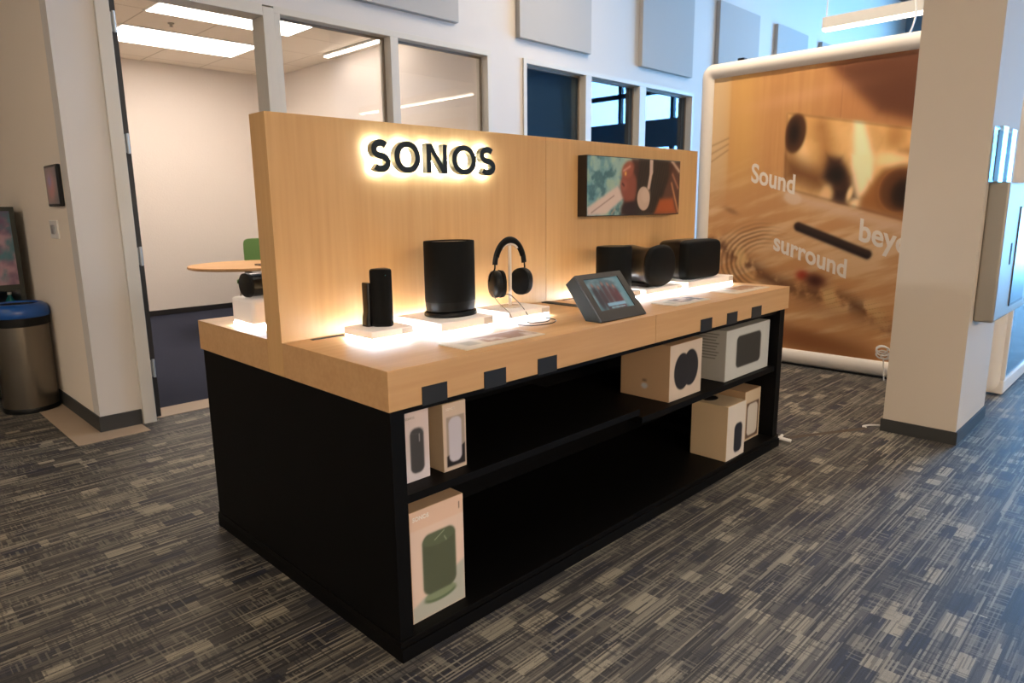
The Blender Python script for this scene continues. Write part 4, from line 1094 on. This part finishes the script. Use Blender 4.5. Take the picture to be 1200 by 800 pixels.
# ------------------------------------------------------------------ left alcove
t = thing('wall_tablet', 'small black room tablet mounted on the side of the left pillar', 'tablet', (0.02, 3.46, 1.5))
obj('tablet_case', box(0.004, 0.028, 3.30, 3.60, 1.385, 1.632), blk_plastic, t, bevel=0.006)
painted('tablet_screen', (0.0028, 3.585, 1.40), (0, -0.27, 0), (0, 0, 0.217), 40, 40,
        lambda x, y, W, H_: blend(blend(np.tile(C(44, 40, 54), (len(x), 1)), soft(ell(x, y, W*0.42, H_*0.5, W*0.3, H_*0.36, 0.3), 0.3), C(168, 72, 74)), soft(ell(x, y, W*0.35, H_*0.62, W*0.12, H_*0.16), 0.3), C(84, 92, 150)), print_mat(0.2, 0.3, 0.25), t)
t = thing('light_switch', 'white light switch plate on the left pillar below the room tablet', 'light switch', (0.02, 3.62, 1.25))
sp_ = obj('switch_plate', box(0.018, 0.028, 3.53, 3.72, 1.185, 1.30), white_plastic, t, bevel=0.003)
obj('switch_rocker', box(0.010, 0.018, 3.60, 3.66, 1.215, 1.27), mat('grey_rocker', (150, 148, 148), 0.4), sp_, bevel=0.002)

bc = (-0.15, 4.12)
t = thing('trash_bin', 'round steel trash bin with a blue lid beside the left pillar', 'trash bin', (bc[0], bc[1], 0))
obj('bin_body', lathe([(0.155, 0.0), (0.163, 0.01), (0.165, 0.03), (0.165, 0.60)], *bc, 48), mat('bin_steel', (128, 120, 108), 0.28, 0.9), t, smooth=True)
obj('bin_base', lathe([(0.168, 0.0), (0.170, 0.02), (0.166, 0.035)], *bc, 48), blk_plastic, t, smooth=True)
obj('bin_collar', lathe([(0.166, 0.595), (0.174, 0.60), (0.176, 0.655), (0.170, 0.66)], *bc, 48), blk_plastic, t, smooth=True)
lid = lathe([(0.176, 0.655), (0.181, 0.665), (0.179, 0.70), (0.168, 0.728), (0.145, 0.744), (0.130, 0.746), (0.122, 0.738), (0.121, 0.72)], *bc, 48, cap=False)
obj('bin_lid', lid, mat('blue_plastic', (24, 78, 150), 0.3), t, smooth=True)
obj('bin_liner', lathe([(0.120, 0.735), (0.118, 0.66), (0.05, 0.658)], *bc, 32, cap=False), mat('liner_black', (10, 10, 12), 0.6), t)

t = thing('drinks_cooler', 'dark glass-fronted drinks cooler with a purple poster on top, behind the bin', 'cooler', (-0.40, 4.75, 0))
obj('cooler_body', boxes((-0.76, -0.72, 4.48, 5.0, 0.03, 1.39), (-0.06, -0.03, 4.48, 5.0, 0.03, 1.39), (-0.72, -0.06, 4.96, 5.0, 0.03, 1.39), (-0.72, -0.06, 4.48, 4.96, 1.36, 1.39), (-0.72, -0.06, 4.48, 4.96, 0.03, 0.10), (-0.72, -0.06, 4.48, 4.96, 0.80, 0.84)), mat('cooler_dark', (30, 34, 24), 0.5), t)
painted('poster', (-0.72, 4.479, 0.84), (0.66, 0, 0), (0, 0, 0.52), 60, 50,
        lambda x, y, W, H_: blend(blend(np.tile(C(96, 74, 100), (len(x), 1)), soft(0.5-fbm(x*9, y*9, 3), 0.05), C(166, 132, 140)), soft(0.66-fbm(x*12, y*10, 9), 0.04), C(66, 110, 120)), print_mat(0.3, 0.4), t)
obj('glass_door', box(-0.72, -0.06, 4.482, 4.488, 0.10, 0.80), win_glass, t)
obj('rack', boxes((-0.72, -0.06, 4.52, 4.95, 0.34, 0.35), (-0.72, -0.06, 4.52, 4.95, 0.58, 0.59)), steel, t)
random.seed(4)
bcol = [('red', (150, 40, 34)), ('green', (50, 110, 60)), ('teal', (40, 120, 120)), ('orange', (190, 110, 40))]
for r_i, zz in enumerate((0.10, 0.35, 0.59)):
    for k in range(5):
        nm, cc = bcol[(k*3+r_i) % 4]
        b_ = thing('drink_bottle', '%s drink bottle on the %s rack of the cooler, %s from the right' % (nm, ('bottom', 'middle', 'top')[r_i], ('first', 'second', 'third', 'fourth', 'fifth')[k]), 'bottle', (-0.11-0.11*k, 4.60, zz+0.0005), 0, 'bottles in the cooler')
        bb_ = obj('bottle_body', lathe([(0.030, zz+0.0005), (0.032, zz+0.01), (0.032, zz+0.12), (0.014, zz+0.155), (0.012, zz+0.17)], -0.11-0.11*k, 4.60, 20), mat('bottle_'+nm, cc, 0.2), b_, smooth=True)
        obj('cap', lathe([(0.014, zz+0.17), (0.014, zz+0.187)], -0.11-0.11*k, 4.60, 12), white_plastic, bb_)

# small dark red panel high on the end wall
tag(obj('red_sign', box(END_X-0.05, END_X, 2.1, 2.8, 4.75, 5.15), mat('dark_red', (110, 30, 30), 0.6)), 'dark red sign panel high on the far end wall at the top of the picture', 'sign')
